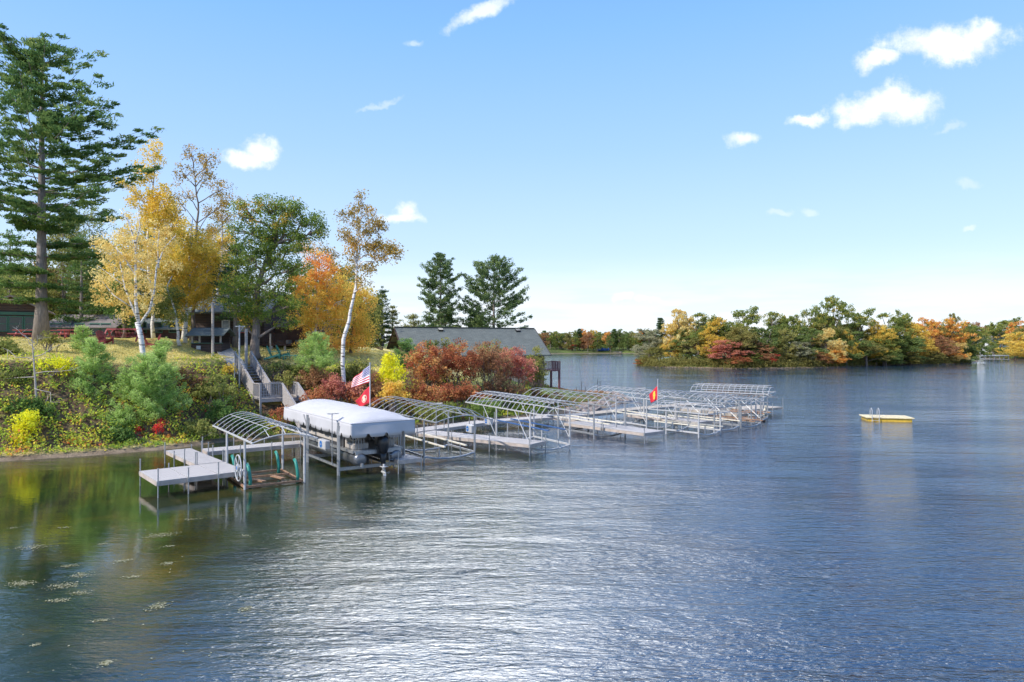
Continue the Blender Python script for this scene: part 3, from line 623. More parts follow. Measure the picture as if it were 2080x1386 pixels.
sapling('slender young pine on the lawn in front of the kiosk', 329, 692, 762, 26, 45.5)
sapling('young pine on the lawn edge right of the green chairs', 640, 682, 752, 44, 51)
sapling('young pine beside the left gable of the boathouse', 826, 690, 748, 30, 61)
sapling('tiny young pine at the hedge top right of the boathouse gable', 875, 694, 722, 14, 62)

def bare(label, px, top, base, d):
    bx = X(px, d); bz = Z(base, d); t = thing('bare_sapling', label, 'sapling', (bx,d,bz)); m = MB(); H = Z(top,d)-bz
    m.tube([(0,0,0),(-.1,0,H*.4),(-.25,.05,H*.75),(-.3,0,H)], [.07,.055,.04,.015], 6)
    for a, zf, L_, r in [(2.9,.45,3.2,.05),(.2,.5,2.6,.15),(-.5,.28,2.2,-.35),(3.3,.7,1.8,.4),(.6,.75,1.6,.5),(2.4,.85,1.3,.7),(-.9,.9,1.2,.6),(3.6,.95,1.2,.8)]:
        tip = (-.15+math.cos(a)*L_, math.sin(a)*L_*.6, H*zf+L_*r); m.tube(wobble((-.15,0,H*zf), tip, 4, .05), [.03,.025,.02,.014,.006], 4, False)
        for k in range(5):
            f = random.uniform(.35,.95); q = (-.15+math.cos(a)*L_*f, math.sin(a)*L_*.6*f, H*zf+L_*r*f); m.tube(wobble(q, (q[0]+rng.normal()*.35, q[1]+rng.normal()*.3, q[2]+rng.normal()*.3), 2, .05), [.012,.01,.004], 3, False)
    m.build('trunk', M['twig'], t)
bare('dead bare sapling with wide grey twigs on the left bank', 75, 690, 828, 40.5)

# --- rocks along the point
def rock(i, x, y, z, s):
    n = 6; vs = []; 
    import bmesh
    bm = bmesh.new(); bmesh.ops.create_icosphere(bm, subdivisions=2, radius=1)
    sx, sy, sz = s*random.uniform(.8,1.3), s*random.uniform(.7,1.1), s*random.uniform(.5,.8); ph = rng.normal(size=(3,3))
    for v in bm.verts:
        c = v.co.copy(); k = 1+.18*math.sin(3*c.dot(Vector(ph[0])))+.12*math.sin(5*c.dot(Vector(ph[1]))); v.co = Vector((c.x*sx*k, c.y*sy*k, c.z*sz*k))
    me = bpy.data.meshes.new('rock'); bm.to_mesh(me); bm.free(); me.materials.append(M['rock']); o = bpy.data.objects.new('shore_rock', me); C.objects.link(o); o.location = (x,y,z); o.rotation_euler = (0,0,random.uniform(0,6.28))
    return tag(o, 'grey-brown riprap boulder among others on the rocky point behind the lifts', 'rock', 'riprap boulders on the rocky point')
pts = [W(1130,842),W(1190,838),W(1240,826),W(1280,814),W(1262,804),W(1200,799)]
k = 0
for (a, b_) in zip(pts[:-1], pts[1:]):
    L_ = math.dist(a, b_); n = int(L_*3.2)
    for i in range(n):
        f = random.random(); off = random.uniform(-.3, 1.9); dx, dy = (b_[0]-a[0])/L_, (b_[1]-a[1])/L_
        x = a[0]+dx*L_*f-dy*off; y = a[1]+dy*L_*f+dx*off; rock(k, x, y, max(.0, thz(x,y))+.02, random.uniform(.22,.5)); k += 1

# --- floating leaves and weed
def floaters():
    cc = []; 
    for px, py, w_, h_, n in [(325,1088,34,5,60),(250,1140,20,4,26),(140,1150,22,3,22),(70,1112,40,6,40),(45,1185,34,6,44),(135,1190,40,7,60),(165,1168,24,5,34),(320,1232,24,7,44),(210,1260,18,3,18),(340,1145,16,3,20),(160,1205,24,4,24),(498,1238,14,5,22),(215,1348,14,6,24),(120,1220,26,4,22),(210,1105,12,2,10),(130,1072,14,2,10),(30,1072,14,2,8),(345,1110,14,2,12),(270,1172,18,3,14),(75,1310,12,3,8),(390,1055,18,2,12),(500,1088,16,3,10)]:
        for i in range(n*5):
            g_ = random.gauss(0,.5); x, y = W(px+w_*g_, py-h_*g_*.6+random.gauss(0,h_*.45)); cc.append((x,y,.006))
    for i in range(120):
        x, y = W(random.uniform(-40,620), random.uniform(1040,1386)); cc.append((x,y,.006))
    cc = np.array(cc); dr = rand_dirs(len(cc)); dr[:,2] = 0; dr /= np.linalg.norm(dr, axis=1, keepdims=True); up_ = np.tile([0,0,1.], (len(cc),1)); b_ = np.cross(dr, up_)
    s = (.012+.024*rng.random(len(cc))**2)[:,None]; V = np.stack([cc-dr*s, cc+b_*s*.6, cc+dr*s, cc-b_*s*.6], 1)
    V[:,:,2] += rng.random((len(cc),1))*.012
    fl = leafmat('floating_leaves', [(0,(.13,.13,.06)),(.5,(.28,.27,.16)),(1,(.48,.46,.32))], .1, g=1)
    tag(fast_mesh('floating_leaves', V, 4, fl, rng.random(len(cc))), 'drifts of pale leaves and weed floating on the dark water', 'floating leaves', kind='stuff')
floaters()

# ------------------------------------------------------------------ docks
DZ = .68
def dock(label, kind, a, b_, width, nsec=2, deckm='deck', sections=None, posts=True, tall=.55, skirt=.17, z=DZ, side=1, nz=.0, group=None, postfr=None):
    """a straight dock whose front edge runs a -> b_, 'width' metres to the side"""
    L_ = math.dist(a, b_); t = thing(kind, label, 'dock', (a[0],a[1],0), math.atan2(b_[1]-a[1], b_[0]-a[0]), group)
    w_ = width*side; y0, y1 = min(0,w_), max(0,w_)
    for i in range(nsec):
        x0, x1 = L_*i/nsec+.012, L_*(i+1)/nsec-.012
        m = MB(); nb = max(1, int(round((y1-y0)/.145))); bw = (y1-y0)/nb
        if L_/nsec > 1.0 and False: pass
        nb = max(2, int((x1-x0)/.14)); bw = (x1-x0)/nb
        for k in range(nb): m.box(x0+k*bw+.004, y0, z-.035, x0+(k+1)*bw-.004, y1, z)
        m.build('deck_panel', M[deckm], t)
    m = MB(); 
    for yy in (y0, y1-.04): m.box(0, yy, z-.035-skirt, L_, yy+.04, z-.038)
    for xx in (0, L_-.04): m.box(xx, y0+.042, z-.035-skirt, xx+.04, y1-.042, z-.038)
    for i in range(1, nsec): m.box(L_*i/nsec-.03, y0+.042, z-.035-skirt, L_*i/nsec+.03, y1-.042, z-.038)
    m.build('frame', M['skirt'] if deckm == 'deck' else M['deckw'], t)
    if posts:
        for i in range(nsec+1):
            for yy in (y0-.045, y1+.045):
                xx = min(max(L_*i/nsec, .05), L_-.05); hh = tall*random.choice((.35,.8,1,1.1))
                p = MB(); p.tube([(xx,yy,-1.6),(xx,yy,z+hh)], .027, 7); p.tube([(xx,yy,z+hh),(xx,yy,z+hh+.035)], .034, 7); p.box(xx-.05, yy-.04, z-.16, xx+.05, yy+.04, z-.02)
                p.build('post', M['alu'], t)
    return t
Dp = lambda px, py: W(px, py, DZ)
B_, C_ = Dp(318,978), Dp(501,956)
def unit(a, b_): l = math.dist(a, b_); return ((b_[0]-a[0])/l, (b_[1]-a[1])/l)
e = unit(B_, C_); n_ = (-e[1], e[0]); LBC = math.dist(B_, C_)
off = lambda p, s, t: (p[0]+e[0]*s+n_[0]*t, p[1]+e[1]*s+n_[1]*t)
dock('wide three-panel grey dock platform nearest the camera at the left', 'dock_platform', B_, C_, 3.0, 3, tall=.5)
dock('narrow grey walkway joining the nearest platform to the shore-side walkway', 'dock_walkway', off(B_,2.45,3.08), off(B_,2.45,8.6), 1.24, 3, side=-1, tall=.5)
m1_, m2_ = Dp(421,918), Dp(612,901.5)
dock('long shore-side walkway under the first canopy frame', 'dock_walkway', m1_, m2_, 1.35, 3, tall=.6)
m2b = (m2_[0]+.2, m2_[1]+.25); m3_ = Dp(843,878); m4_ = Dp(1000,857); m5_ = Dp(1190,843); m6_ = Dp(1340,827.5); m7_ = Dp(1440,820)
def adv(a, b_, s): u = unit(a, b_); return (a[0]+u[0]*s, a[1]+u[1]*s)
dock('shore-side walkway passing behind the grey canvas canopy', 'dock_walkway', adv(m2_,m3_,.15), m3_, 1.35, 4, tall=.5)
dock('shore-side walkway between the canvas canopy and the hoop canopy', 'dock_walkway', adv(m3_,m4_,.1), m4_, 1.5, 3, tall=.5)
dock('shore-side walkway in front of the riprap boulders', 'dock_walkway', adv(m4_,m5_,.1), m5_, 1.4, 4, tall=.6)
dock('tan wooden walkway running out past the end of the rocky point', 'dock_walkway', adv(m5_,m6_,.1), m6_, 1.5, 4, deckm='deckw', tall=.8)
dock('far tan walkway behind the red-flag lift', 'dock_walkway', adv(m6_,m7_,.1), m7_, 1.5, 3, deckm='deckw', tall=.8)
dock('weathered wooden end platform at the far tip of the lifts', 'dock_platform', Dp(1524,833), Dp(1590,827), 2.6, 3, deckm='deckw', tall=1.0)
def finger(label, fl, fr, back, **k):
    a = Dp(*fl); c = Dp(*fr); w_ = math.dist(a, c); u = unit(a, c); nrm = (-u[1], u[0]); b_ = (a[0]+nrm[0]*back, a[1]+nrm[1]*back)
    dock(label, 'finger_dock', b_, a, w_, max(2, int(back/2.6)), side=1, tall=.35, **k)
finger('short-fronted finger dock right of the pontoon boat', (812,935), (855,930), 9.0)
finger('long finger dock in front of the hoop canopy lift', (1078,903), (1109,896), 8.6)
finger('finger dock below the red and yellow flag', (1311,880), (1349,875), 7.5)
finger('finger dock beside the fifth lift, left of the flag', (1215,858), (1240,855), 6.5)
finger('low finger dock left of the low hoop canopy', (1420,858), (1446,855), 7.0)
finger('wooden finger dock just before the end platform', (1500,842), (1520,840), 6.0, deckm='deckw')

# ------------------------------------------------------------------ boat lifts
def arc(L_y, rise, n=8, kind='arc', x=0, e_=0):
    pts = []
    for i in range(n+1):
        f = i/n; y = L_y*f
        if kind == 'arc': z = rise*(1-(2*f-1)**2)
        else: z = rise*(1-abs(2*f-1)**3.2)
        pts.append((x, y, e_+z))
    return pts
def lift(label, p1, p2, Wd, ez, style='arc', rise=.55, nr=9, legs=(.42,.84), m='alu', cradle=True, bunk='alu', wheel=None, box=None, bunkz=.72, braces=False, beam=.062, rr=.019, front=True, rib_m=None, bz0=.30):
    a = W(*p1, ez); b_ = W(*p2, ez); L_ = math.dist(a, b_)
    t = thing('boat_lift', label, 'boat lift', (a[0],a[1],0), math.atan2(b_[1]-a[1], b_[0]-a[0]), 'boat lifts standing in the water')
    mm = M[m]
    for fx in legs:
        for y in (.06, Wd-.06):
            l = MB(); l.tube([(L_*fx,y,-1.8),(L_*fx,y,ez)], .05, 8); l.tube([(L_*fx,y,bz0+.1),(L_*fx,y,bz0+1.0)], .062, 8); l.build('leg', mm, t)
    cf = MB()
    for y in (0, Wd): cf.bar((-.05,y,ez),(L_+.05,y,ez), beam, beam)
    if style == 'arc':
        cf.tube(arc(Wd,rise*.45,8,'arc',L_,ez), .028, 6)          # low end hoop
        for k in (.25,.5,.75):                                     # ties to the last rib
            p = arc(Wd,rise,8,'arc',L_*(1-.9/nr),ez)[int(k*8)]; q = arc(Wd,rise*.45,8,'arc',L_,ez)[int(k*8)]; cf.tube([p,q], .018, 5)
        for k in (.3,.7): cf.tube([arc(Wd,rise,10,'arc',0,ez)[int(k*10)], arc(Wd,rise,10,'arc',L_*.94,ez)[int(k*10)]], .016, 5)
    else:
        for k in (1,2,4,6,7): cf.tube([arc(Wd,rise,8,'hoop',0,ez)[k], arc(Wd,rise,8,'hoop',L_*.97,ez)[k]], .02, 5)
        cf.bar((0,0,ez),(0,Wd,ez), .05, .05); cf.bar((L_,0,ez),(L_,Wd,ez), .05, .05)
    cfo = cf.build('canopy_frame', mm, t)
    for i in range(nr+1):
        x = L_*(i/nr)*(.94 if style == 'arc' else 1); r_ = MB(); f_ = 1
        if style == 'hoop' and i in (0, nr): f_ = .75
        r_.tube(arc(Wd, rise*f_, 10, 'arc' if style == 'arc' else 'hoop', x, ez), rr, 6); r_.build('rib', M[rib_m] if rib_m else mm, cfo)
    if cradle:
        c_ = MB()
        for fx in legs:
            x = L_*fx; c_.tube([(x,.06,bz0),(x,Wd*.25,bz0-.14),(x,Wd*.5,bz0-.19),(x,Wd*.75,bz0-.14),(x,Wd-.06,bz0)], .055, 6)
            for s in (.3,.7): c_.bar((x,Wd*s,bz0-.16),(x,Wd*s,bunkz-.05), .05, .05)
        for y in (.07, Wd-.07): c_.bar((L_*legs[0],y,bz0+.02),(L_*legs[1],y,bz0+.02), .08, .10)
        c_.build('cradle', mm, t)
        for s in (.3,.7):
            k = MB(); k.bar((L_*legs[0]-1.6,Wd*s,bunkz),(L_*legs[1]+.7,Wd*s,bunkz), .10, .07); k.build('bunk', M[bunk], t)
    if braces:
        for y in (0, Wd):
            for fx in legs:
                k = MB(); x = L_*fx; k.tube([(x-1.7,y,ez-.03),(x-.02,y,.6)], .022, 5); k.build('brace', mm, t)
    if wheel is not None:
        x, y, z, r_ = wheel; wv_ = MB(); ring = [(x+r_*math.cos(q), y, z+r_*math.sin(q)) for q in [2*math.pi*i/24 for i in range(25)]]
        wv_.tube(ring, .028, 6); 
        for i in range(3):
            q = math.pi*i/3+.3; wv_.tube([(x-r_*math.cos(q),y,z-r_*math.sin(q)),(x+r_*math.cos(q),y,z+r_*math.sin(q))], .02, 5)
        wo = wv_.build('winch_wheel', M['white'], t); h = MB(); h.lathe((x,y-.06,z), [(.02,0),(.17,0),(.17,.10),(.02,.10)], 14, 'y'); ho = h.build('winch_hub', M['white'], wo)
        q = MB(); q.lathe((x,y-.066,z), [(.005,0),(.09,0),(.09,.004),(.005,.004)], 12, 'y'); q.build('hub_badge', M['bluep'], ho)
    if box:
        x, y, z = box; k = MB(); k.box(x-.34,y-.16,z-.22,x+.34,y+.16,z+.22); bo = k.build('motor_box', M['white'], t, bevel=.05)
        q = MB(); q.lathe((x-.10,y-.168,z), [(.005,0),(.15,0),(.15,.006),(.005,.006)], 16, 'y'); q.build('badge', M['bluep'], bo)
        q = MB(); q.box(x-.2,y-.176,z-.018,x+.02,y-.169,z+.018); q.build('badge_stripe', M['white'], bo)
    return t, L_
# 1: small lift with the wheel and teal guides
t1, L1 = lift('smallest lift at the left with white arched canopy frame, winch wheel and teal hoses', (433,865), (513,901), 2.75, 2.2, rise=.62, nr=9, legs=(.36,.80), m='white', cradle=False, wheel=(5.85,-.18,.95,.56), rib_m='white')
k = MB()
for a, b_ in [((2.7,.1,.1),(5.9,.1,.08)),((2.7,2.6,.1),(5.9,2.6,.08)),((2.7,.1,.1),(2.7,2.6,.1)),((5.9,.1,.08),(5.9,2.6,.08)),((3.9,.1,.12),(4.1,2.6,.12))]: k.bar(a, b_, .09, .09)
k.bar((4.6,.7,.16),(5.6,1.0,.18), .22, .05); k.bar((4.4,1.7,.16),(5.4,1.9,.18), .22, .05)
k.build('base_frame', M['rustm'], t1)
for x, y in ((3.0,.35),(3.0,2.4),(5.75,.35),(5.75,2.45)):
    k = MB(); k.tube([(x,y,0),(x+.05,y,.35),(x+.02,y-.03,.65),(x-.10,y-.05,.90),(x-.28,y-.06,1.02)], .075, 8); k.build('guide_hose', M['teal'], t1, True)
# 2: canvas-covered lift
a = W(577,828,2.6); b_ = W(712,862,2.6); L2 = math.dist(a, b_); W2 = 3.35; RZ2 = math.atan2(b_[1]-a[1], b_[0]-a[0])
t2 = thing('boat_lift', 'boat lift fully covered by a grey canvas canopy with scalloped valance', 'boat lift', (a[0],a[1],0), RZ2, 'boat lifts standing in the water')
def canopy2():
    nxs, nys = 96, 22; V = []; Fc = []
    def prof(x, y):
        f = y/W2; r_ = .52*(1-abs(2*f-1)**2.2); ends = math.sin(math.pi/2*min(1,x/1.1))**.8; ende = math.sin(math.pi/2*min(1,(L2-x)/1.3))**.6; r_ *= ends*ende
        sag = .040*abs(math.sin(math.pi*x/L2*12))*(1-abs(2*f-1)); return 2.6+r_-.02+sag*-1
    for i in range(nxs+1):
        x = L2*i/nxs
        for j in range(nys+1): V.append((x, W2*j/nys, prof(x, W2*j/nys)))
    id_ = lambda i, j: i*(nys+1)+j
    for i in range(nxs):
        for j in range(nys): Fc.append((id_(i,j), id_(i+1,j), id_(i+1,j+1), id_(i,j+1)))
    # valance skirt
    ring = [(x, 0) for x in np.linspace(0, L2, 121)]+[(L2, y) for y in np.linspace(0, W2, 41)[1:]]+[(x, W2) for x in np.linspace(L2, 0, 121)[1:]]+[(0, y) for y in np.linspace(W2, 0, 41)[1:-1]]
    m_ = MB(); m_.v = V; m_.f = Fc; top = m_.build('canopy_top', M['canvas'], t2, True)
    sdf = top.modifiers.new('thick', 'SOLIDIFY'); sdf.thickness = .012
    k_ = MB(); rows = 5; n = len(ring); per = 0
    for r_ in range(rows+1):
        per = 0; prev = ring[0]
        for (x, y) in ring:
            per += math.dist((x,y), prev); prev = (x, y); f = r_/rows
            ph = (per/.92) % 1; sc_ = .06*(1-min(1, abs(ph-.5)*2)**6) + (.0 if abs(ph-.5) < .42 else -.13)
            cx_, cy_ = x-L2/2, y-W2/2; ox = (1 if x > L2-.01 else -1 if x < .01 else 0); oy = (1 if y > W2-.01 else -1 if y < .01 else 0)
            bulge = .045*math.sin(per*2.3)*f+.03*f; k_.v.append((x+ox*bulge, y+oy*bulge, 2.6-.62*f-(sc_*f if r_ == rows else 0)))
    for r_ in range(rows):
        for i in range(n): j = (i+1) % n; k_.f.append((r_*n+i, (r_+1)*n+i, (r_+1)*n+j, r_*n+j))
    o_ = k_.build('valance', M['canvas'], t2, True); sdf = o_.modifiers.new('thick', 'SOLIDIFY'); sdf.thickness = .012
    m_ = MB(); pr = [(0,0,2.612),(L2,0,2.612),(L2,W2,2.612),(0,W2,2.612),(0,0,2.612)]
    for p, q in zip(pr[:-1], pr[1:]): m_.tube([p, q], .018, 6)
    m_.build('seam', M['canvas'], t2)
canopy2()
for x in (L2*.42, L2*.86):
    for y in (-.05, W2+.05):
        l = MB(); l.tube([(x,y,-1.8),(x,y,2.55)], .065, 8); l.tube([(x+.16,y,-.2),(x+.16,y,2.4)], .04, 8); l.build('leg', M['alu'], t2)
k = MB()
for x in (L2*.42, L2*.86): k.bar((x,-.05,.28),(x,W2+.05,.28), .10, .16)
for y in (-.04, W2+.04): k.bar((L2*.42,y,.42),(L2*.86,y,.42), .06, .12); k.bar((L2*.30,y,1.0),(L2*.86,y,1.0), .05, .05); k.bar((L2*.42,y,1.9),(L2*.36,y,2.5), .05, .05)
k.build('cradle', M['alu'], t2)
for y in (W2*.32, W2*.68): k = MB(); k.bar((L2*.22,y,.42),(L2*.84,y,.42), .12, .10); k.build('bunk', M['dark'], t2)
k = MB(); x, y, z = L2*.86-1.05, -.35, 1.42; k.box(x-.55,y-.14,z-.24,x+.45,y+.14,z+.20); bo = k.build('motor_box', M['white'], t2, bevel=.04)
q = MB(); q.lathe((x-.12,y-.150,z-.02), [(.005,0),(.17,0),(.17,.006),(.005,.006)], 18, 'y'); q.build('badge', M['bluep'], bo)
q = MB(); q.box(x-.22,y-.158,z-.035,x-.02,y-.151,z-.005); q.build('badge_stripe', M['white'], bo)
k = MB(); k.tube([(L2*.86-.2,-.28,.5),(L2*.86-.2,-.28,2.95)], .022, 6); k.bar((L2*.86-.2-.02,-.50,2.97),(L2*.86-.2,.02,2.97), .24, .03); k.build('solar_panel_mast', M['alu'], t2)

M['dalu'] = mat('shaded_pontoon_metal', (.22,.225,.24), .35, .7, .3, 3)  # pontoon metal darkened, with the shade under the canvas put into its colour
# pontoon boat under the canvas (bow towards shore, stern out)
pb = thing('pontoon_boat', 'pontoon boat with black outboard motor and beige seats hanging under the grey canvas canopy', 'boat', (a[0],a[1],0), RZ2)
xs, xb = L2*.95, L2*.16; yc = W2/2
for s in (-1, 1):
    k = MB(); y = yc+s*.92
    k.lathe((0,y,.80), [(.02,xb-.5),(.16,xb-.25),(.30,xb+.35),(.335,xb+.9),(.335,xs-.25),(.30,xs-.02),(.20,xs+.03),(.02,xs+.04)], 18, 'x'); po = k.build('pontoon', M['dalu'], pb, True)
    q = MB(); q.box(xs-.05, y-.05, .46, xs+.14, y+.05, .62); q.build('bracket', M['alu'], po)
k = MB(); k.box(xb-.1, yc-1.27, 1.14, xs-.1, yc+1.27, 1.22); k.bar((xb,yc-1.29,1.16),(xs-.1,yc-1.29,1.16), .03, .14); k.bar((xb,yc+1.29,1.16),(xs-.1,yc+1.29,1.16), .03, .14); k.box(xs-.14, yc-1.2, 1.02, xs-.02, yc+1.2, 1.2); k.build('deck', M['alu'], pb)
def rail(y, name='fence_panel'):
    k = MB(); k.box(xb+.1, y-.02, 1.24, xs-1.6, y+.02, 1.82); fo = k.build(name, M['dark'], pb)
    q = MB(); 
    for z in (1.25, 1.86): q.tube([(xb+.05,y,z),(xs-1.5,y,z)], .022, 6)
    for i in range(8): xx = xb+.05+(xs-1.55-xb)*i/7; q.tube([(xx,y,1.24),(xx,y,1.87)], .018, 6)
    q.build('rail', M['alu'], fo)
    q = MB(); q.box(xb+.3, y-.026 if y < yc else y+.022, 1.42, xs-1.9, y-.022 if y < yc else y+.026, 1.60); q.build('stripe', M['vinyl'], fo)
rail(yc-1.25); rail(yc+1.25)
for s in (-1, 1):                                    # stern rails
    k = MB(); y0 = yc+s*1.2
    for i in range(5): yy = y0-s*.14*i; k.tube([(xs-.35,yy,1.22),(xs-.35,yy,1.80)], .02, 6)
    k.tube([(xs-1.5,y0,1.82),(xs-.38,y0,1.82),(xs-.35,y0-s*.6,1.82)], .025, 6); k.build('stern_rail', M['alu'], pb)
k = MB(); k.box(xs-1.35,yc-1.15,1.22,xs-.42,yc-.35,1.52); k.box(xs-1.55,yc-1.15,1.22,xs-1.35,yc-.35,1.98); so_ = k.build('lounge_seat', M['vinyl'], pb, bevel=.06)
q = MB(); q.lathe((xs-1.345,yc-.75,1.76), [(.01,0),(.26,0),(.26,.012),(.01,.012)], 18, 'x'); so2 = q.build('seat_piping', M['pale'], so_)
q = MB(); q.lathe((xs-1.33,yc-.75,1.76), [(.01,0),(.20,0),(.20,.012),(.01,.012)], 18, 'x'); q.build('seat_panel', M['dark'], so_)
k = MB(); k.box(xs-1.5,yc+.45,1.22,xs-.55,yc+1.12,1.6); k.box(xs-1.6,yc+.45,1.22,xs-1.5,yc+1.12,1.95); k.build('lounge_seat', M['vinyl'], pb, bevel=.06)
k = MB(); k.box(xs-3.6,yc+.2,1.22,xs-3.0,yc+1.0,2.05); k.build('console', M['vinyl'], pb, bevel=.05)
k = MB(); k.box(xb+.4,yc-1.15,1.22,xb+2.6,yc-.5,1.65); k.build('bow_seat', M['vinyl'], pb, bevel=.05)
# outboard
om = bpy.data.objects.new('motor_pieces', None); C.objects.link(om)
cx_ = xs+.22; cy_ = yc+.10
k = MB(); k.lathe((cx_,cy_,0), [(.12,1.02),(.20,1.10),(.25,1.28),(.28,1.52),(.27,1.74),(.20,1.88),(.03,1.93)], 14); c_ = k.build('cowling', M['black'], om, True); c_.scale = (1,1,1)
for v in c_.data.vertices: v.co.x = cx_+(v.co.x-cx_)*1.35
k = MB(); k.tube([(cx_-.02,cy_,1.15),(cx_+.02,cy_,.75),(cx_+.05,cy_,.34)], [.19,.15,.09], 8); k.build('midsection', M['black'], om, True)
k = MB(); k.tube([(cx_+.05,cy_,.62),(cx_+.10,cy_,.20)], [.10,.07], 8); k.lathe((0,cy_,.14), [(.01,cx_-.22),(.055,cx_-.10),(.07,cx_+.10),(.05,cx_+.28),(.02,cx_+.33)], 10, 'x'); k.add([(cx_-.05,cy_-.01,.1),(cx_+.2,cy_-.01,.1),(cx_+.14,cy_-.01,-.12),(cx_-.05,cy_+.01,.1),(cx_+.2,cy_+.01,.1),(cx_+.14,cy_+.01,-.12)], [(0,1,2),(5,4,3),(0,3,4,1),(1,4,5,2),(2,5,3,0)]); k.box(cx_-.08,cy_-.16,.40,cx_+.30,cy_+.16,.42); k.build('lower_unit', M['white'], om, True)
k = MB()
for i in range(3):
    q_ = i*2.094; k.add([(cx_+.33,cy_,.14),(cx_+.30,cy_+.17*math.cos(q_-.4),.14+.17*math.sin(q_-.4)),(cx_+.36,cy_+.19*math.cos(q_),.14+.19*math.sin(q_)),(cx_+.39,cy_+.16*math.cos(q_+.4),.14+.16*math.sin(q_+.4)),
        (cx_+.35,cy_,.14),(cx_+.32,cy_+.17*math.cos(q_-.4),.14+.17*math.sin(q_-.4)),(cx_+.38,cy_+.19*math.cos(q_),.14+.19*math.sin(q_)),(cx_+.41,cy_+.16*math.cos(q_+.4),.14+.16*math.sin(q_+.4))], [(0,1,2,3),(7,6,5,4),(0,4,5,1),(1,5,6,2),(2,6,7,3),(3,7,4,0)])
k.build('propeller', M['alu'], om)
k = MB(); k.box(cx_-.34,cy_-.22,1.0,cx_-.16,cy_+.22,1.35); k.build('bracket', M['dark'], om)
# bake the motor empty away: its pieces become one part with sub-parts
mids = list(om.children)
body = [c for c in mids if c.name.startswith('midsection')][0]; body.name = 'outboard_motor_body'
for c in mids:
    c.parent = body if c is not body else pb
bpy.data.objects.remove(om)
body.name = 'outboard_motor'
k = MB(); k.tube([(xs+.02,yc+.55,.35),(xs-.1,yc+.55,1.15)], .018, 6); k.tube([(xs+.02,yc+.8,.35),(xs-.1,yc+.8,1.15)], .018, 6)
for z in (.4,.65,.9): k.tube([(xs,yc+.55,z),(xs,yc+.8,z)], .018, 6)
k.build('boarding_ladder', M['alu'], pb)

lift('long lift right of the pontoon boat with arched canopy frame and beige roller rails', (746,827), (886,859), 3.2, 2.3, rise=.62, nr=11, legs=(.52,.84), bunk='cream', bunkz=.85, box=(8.0,3.2,1.55), rib_m='white')
lift('lift with close-set rounded hoops and blue bunks', (946,817), (1110,845), 2.9, 2.35, 'hoop', rise=.72, nr=18, legs=(.42,.82), bunk='navy', bunkz=1.35, braces=True, m='white', box=(3.2,.1,1.35))
lift('lift with arched canopy frame in front of the riprap boulders', (1060,805), (1238,826), 2.9, 2.3, rise=.60, nr=12, legs=(.45,.84), bunk='cream', bunkz=1.0, rib_m='white')
lift('lift with arched canopy frame just left of the red and yellow flag', (1190,797), (1335,813), 2.9, 2.3, rise=.55, nr=11, legs=(.45,.86), bunk='cream', bunkz=.9, m='white', braces=True)
lift('lift with arched canopy frame starting right behind the red and yellow flag', (1312,805), (1471,819), 2.9, 2.2, rise=.5, nr=10, legs=(.42,.88), bunk='cream', m='alu', bunkz=.8, rib_m='white')
lift('low lift with widely spaced quarter hoops right of the red and yellow flag', (1318,831), (1437,842), 2.7, 1.65, 'hoop', rise=.55, nr=7, legs=(.3,.85), m='white', bunkz=.7, bunk='cream')
lift('farthest lift with many small white hoops at the lake end', (1402,795), (1560,801), 2.9, 2.35, 'hoop', rise=.6, nr=14, legs=(.35,.85), m='white', bunkz=.8)
lift('lift with rust-brown canopy ribs in front of the farthest hoop lift', (1420,803), (1545,811), 2.8, 2.0, rise=.35, nr=12, legs=(.35,.85), m='alu', rib_m='rustm', bunkz=.8, bunk='rustm', braces=True)
lift('lift with flat arched frame between the flag and the end platform', (1395,812), (1520,822), 2.7, 1.9, rise=.4, nr=9, legs=(.3,.88), m='alu', rib_m='white', bunkz=.6, bunk='rustm', braces=True)

# floating equipment by the far lifts
def slab_float(label, px, py, L_, Wd_, rz):
    x, y = W(px, py); t = thing('roller_ramp', label, 'ramp', (x,y,0), rz); k = MB(); k.box(-L_/2,-Wd_/2,.05,L_/2,Wd_/2,.22); k.build('bed', M['rustm'], t, bevel=.04)
    for i in range(4): q = MB(); q.tube([(-L_/2+.4+i*(L_-.8)/3,-Wd_/2,.28),(-L_/2+.4+i*(L_-.8)/3,Wd_/2,.28)], .06, 8); q.build('roller', M['cream'], t)
    q = MB(); q.tube([(L_/2-.2,0,.2),(L_/2-.05,0,.9),(L_/2+.05,0,1.25)], .09, 8); q.build('post', M['cream'], t)
slab_float('rusty low ramp with rollers and pale upright at the water line of the far lifts', 1508, 853, 3.6, 1.4, -.35)

# posts with flat solar panels
def mast(label, px, top, d, w_=.55, base=0):
    x = X(px, d); t = thing('solar_panel_post', label, 'post', (x,d,-1.0)); k = MB(); zt = Z(top,d)+1.0; k.tube([(0,0,0),(0,0,zt)], .03, 6); k.build('pole', M['alu'], t); k = MB(); k.bar((-w_,0,zt+.02),(w_,0,zt+.05), .4, .04); k.build('panel', M['conc'], t)
mast('slim post topped by a flat pale panel behind the third lift', 886, 821, 41.5, .38)
mast('slim post topped by a flat pale panel among the far lifts', 1301, 790, 54, .40)

# thin dock poles standing up against the water
for i, (px, top, bot) in enumerate([(1181,775,800),(1214,771,800),(1219,774,800),(1171,786,800),(1189,786,805)]):
    x, y = W(px, bot); k = MB(); k.tube([(0,0,-1),(0,0,(bot-top)/F*y)], .035, 5); o = k.build('mooring_pole', M['dark'], None); o.location = (x,y,0)
    tag(o, ['dark thin mooring pole nearest the boathouse balcony post', 'tallest of the dark thin mooring poles beyond the rocky point', 'mooring pole just right of the tallest one', 'short mooring pole at the far left of the group', 'short mooring pole between the tall pair and the shore'][i], 'pole', 'mooring poles behind the rocky point')

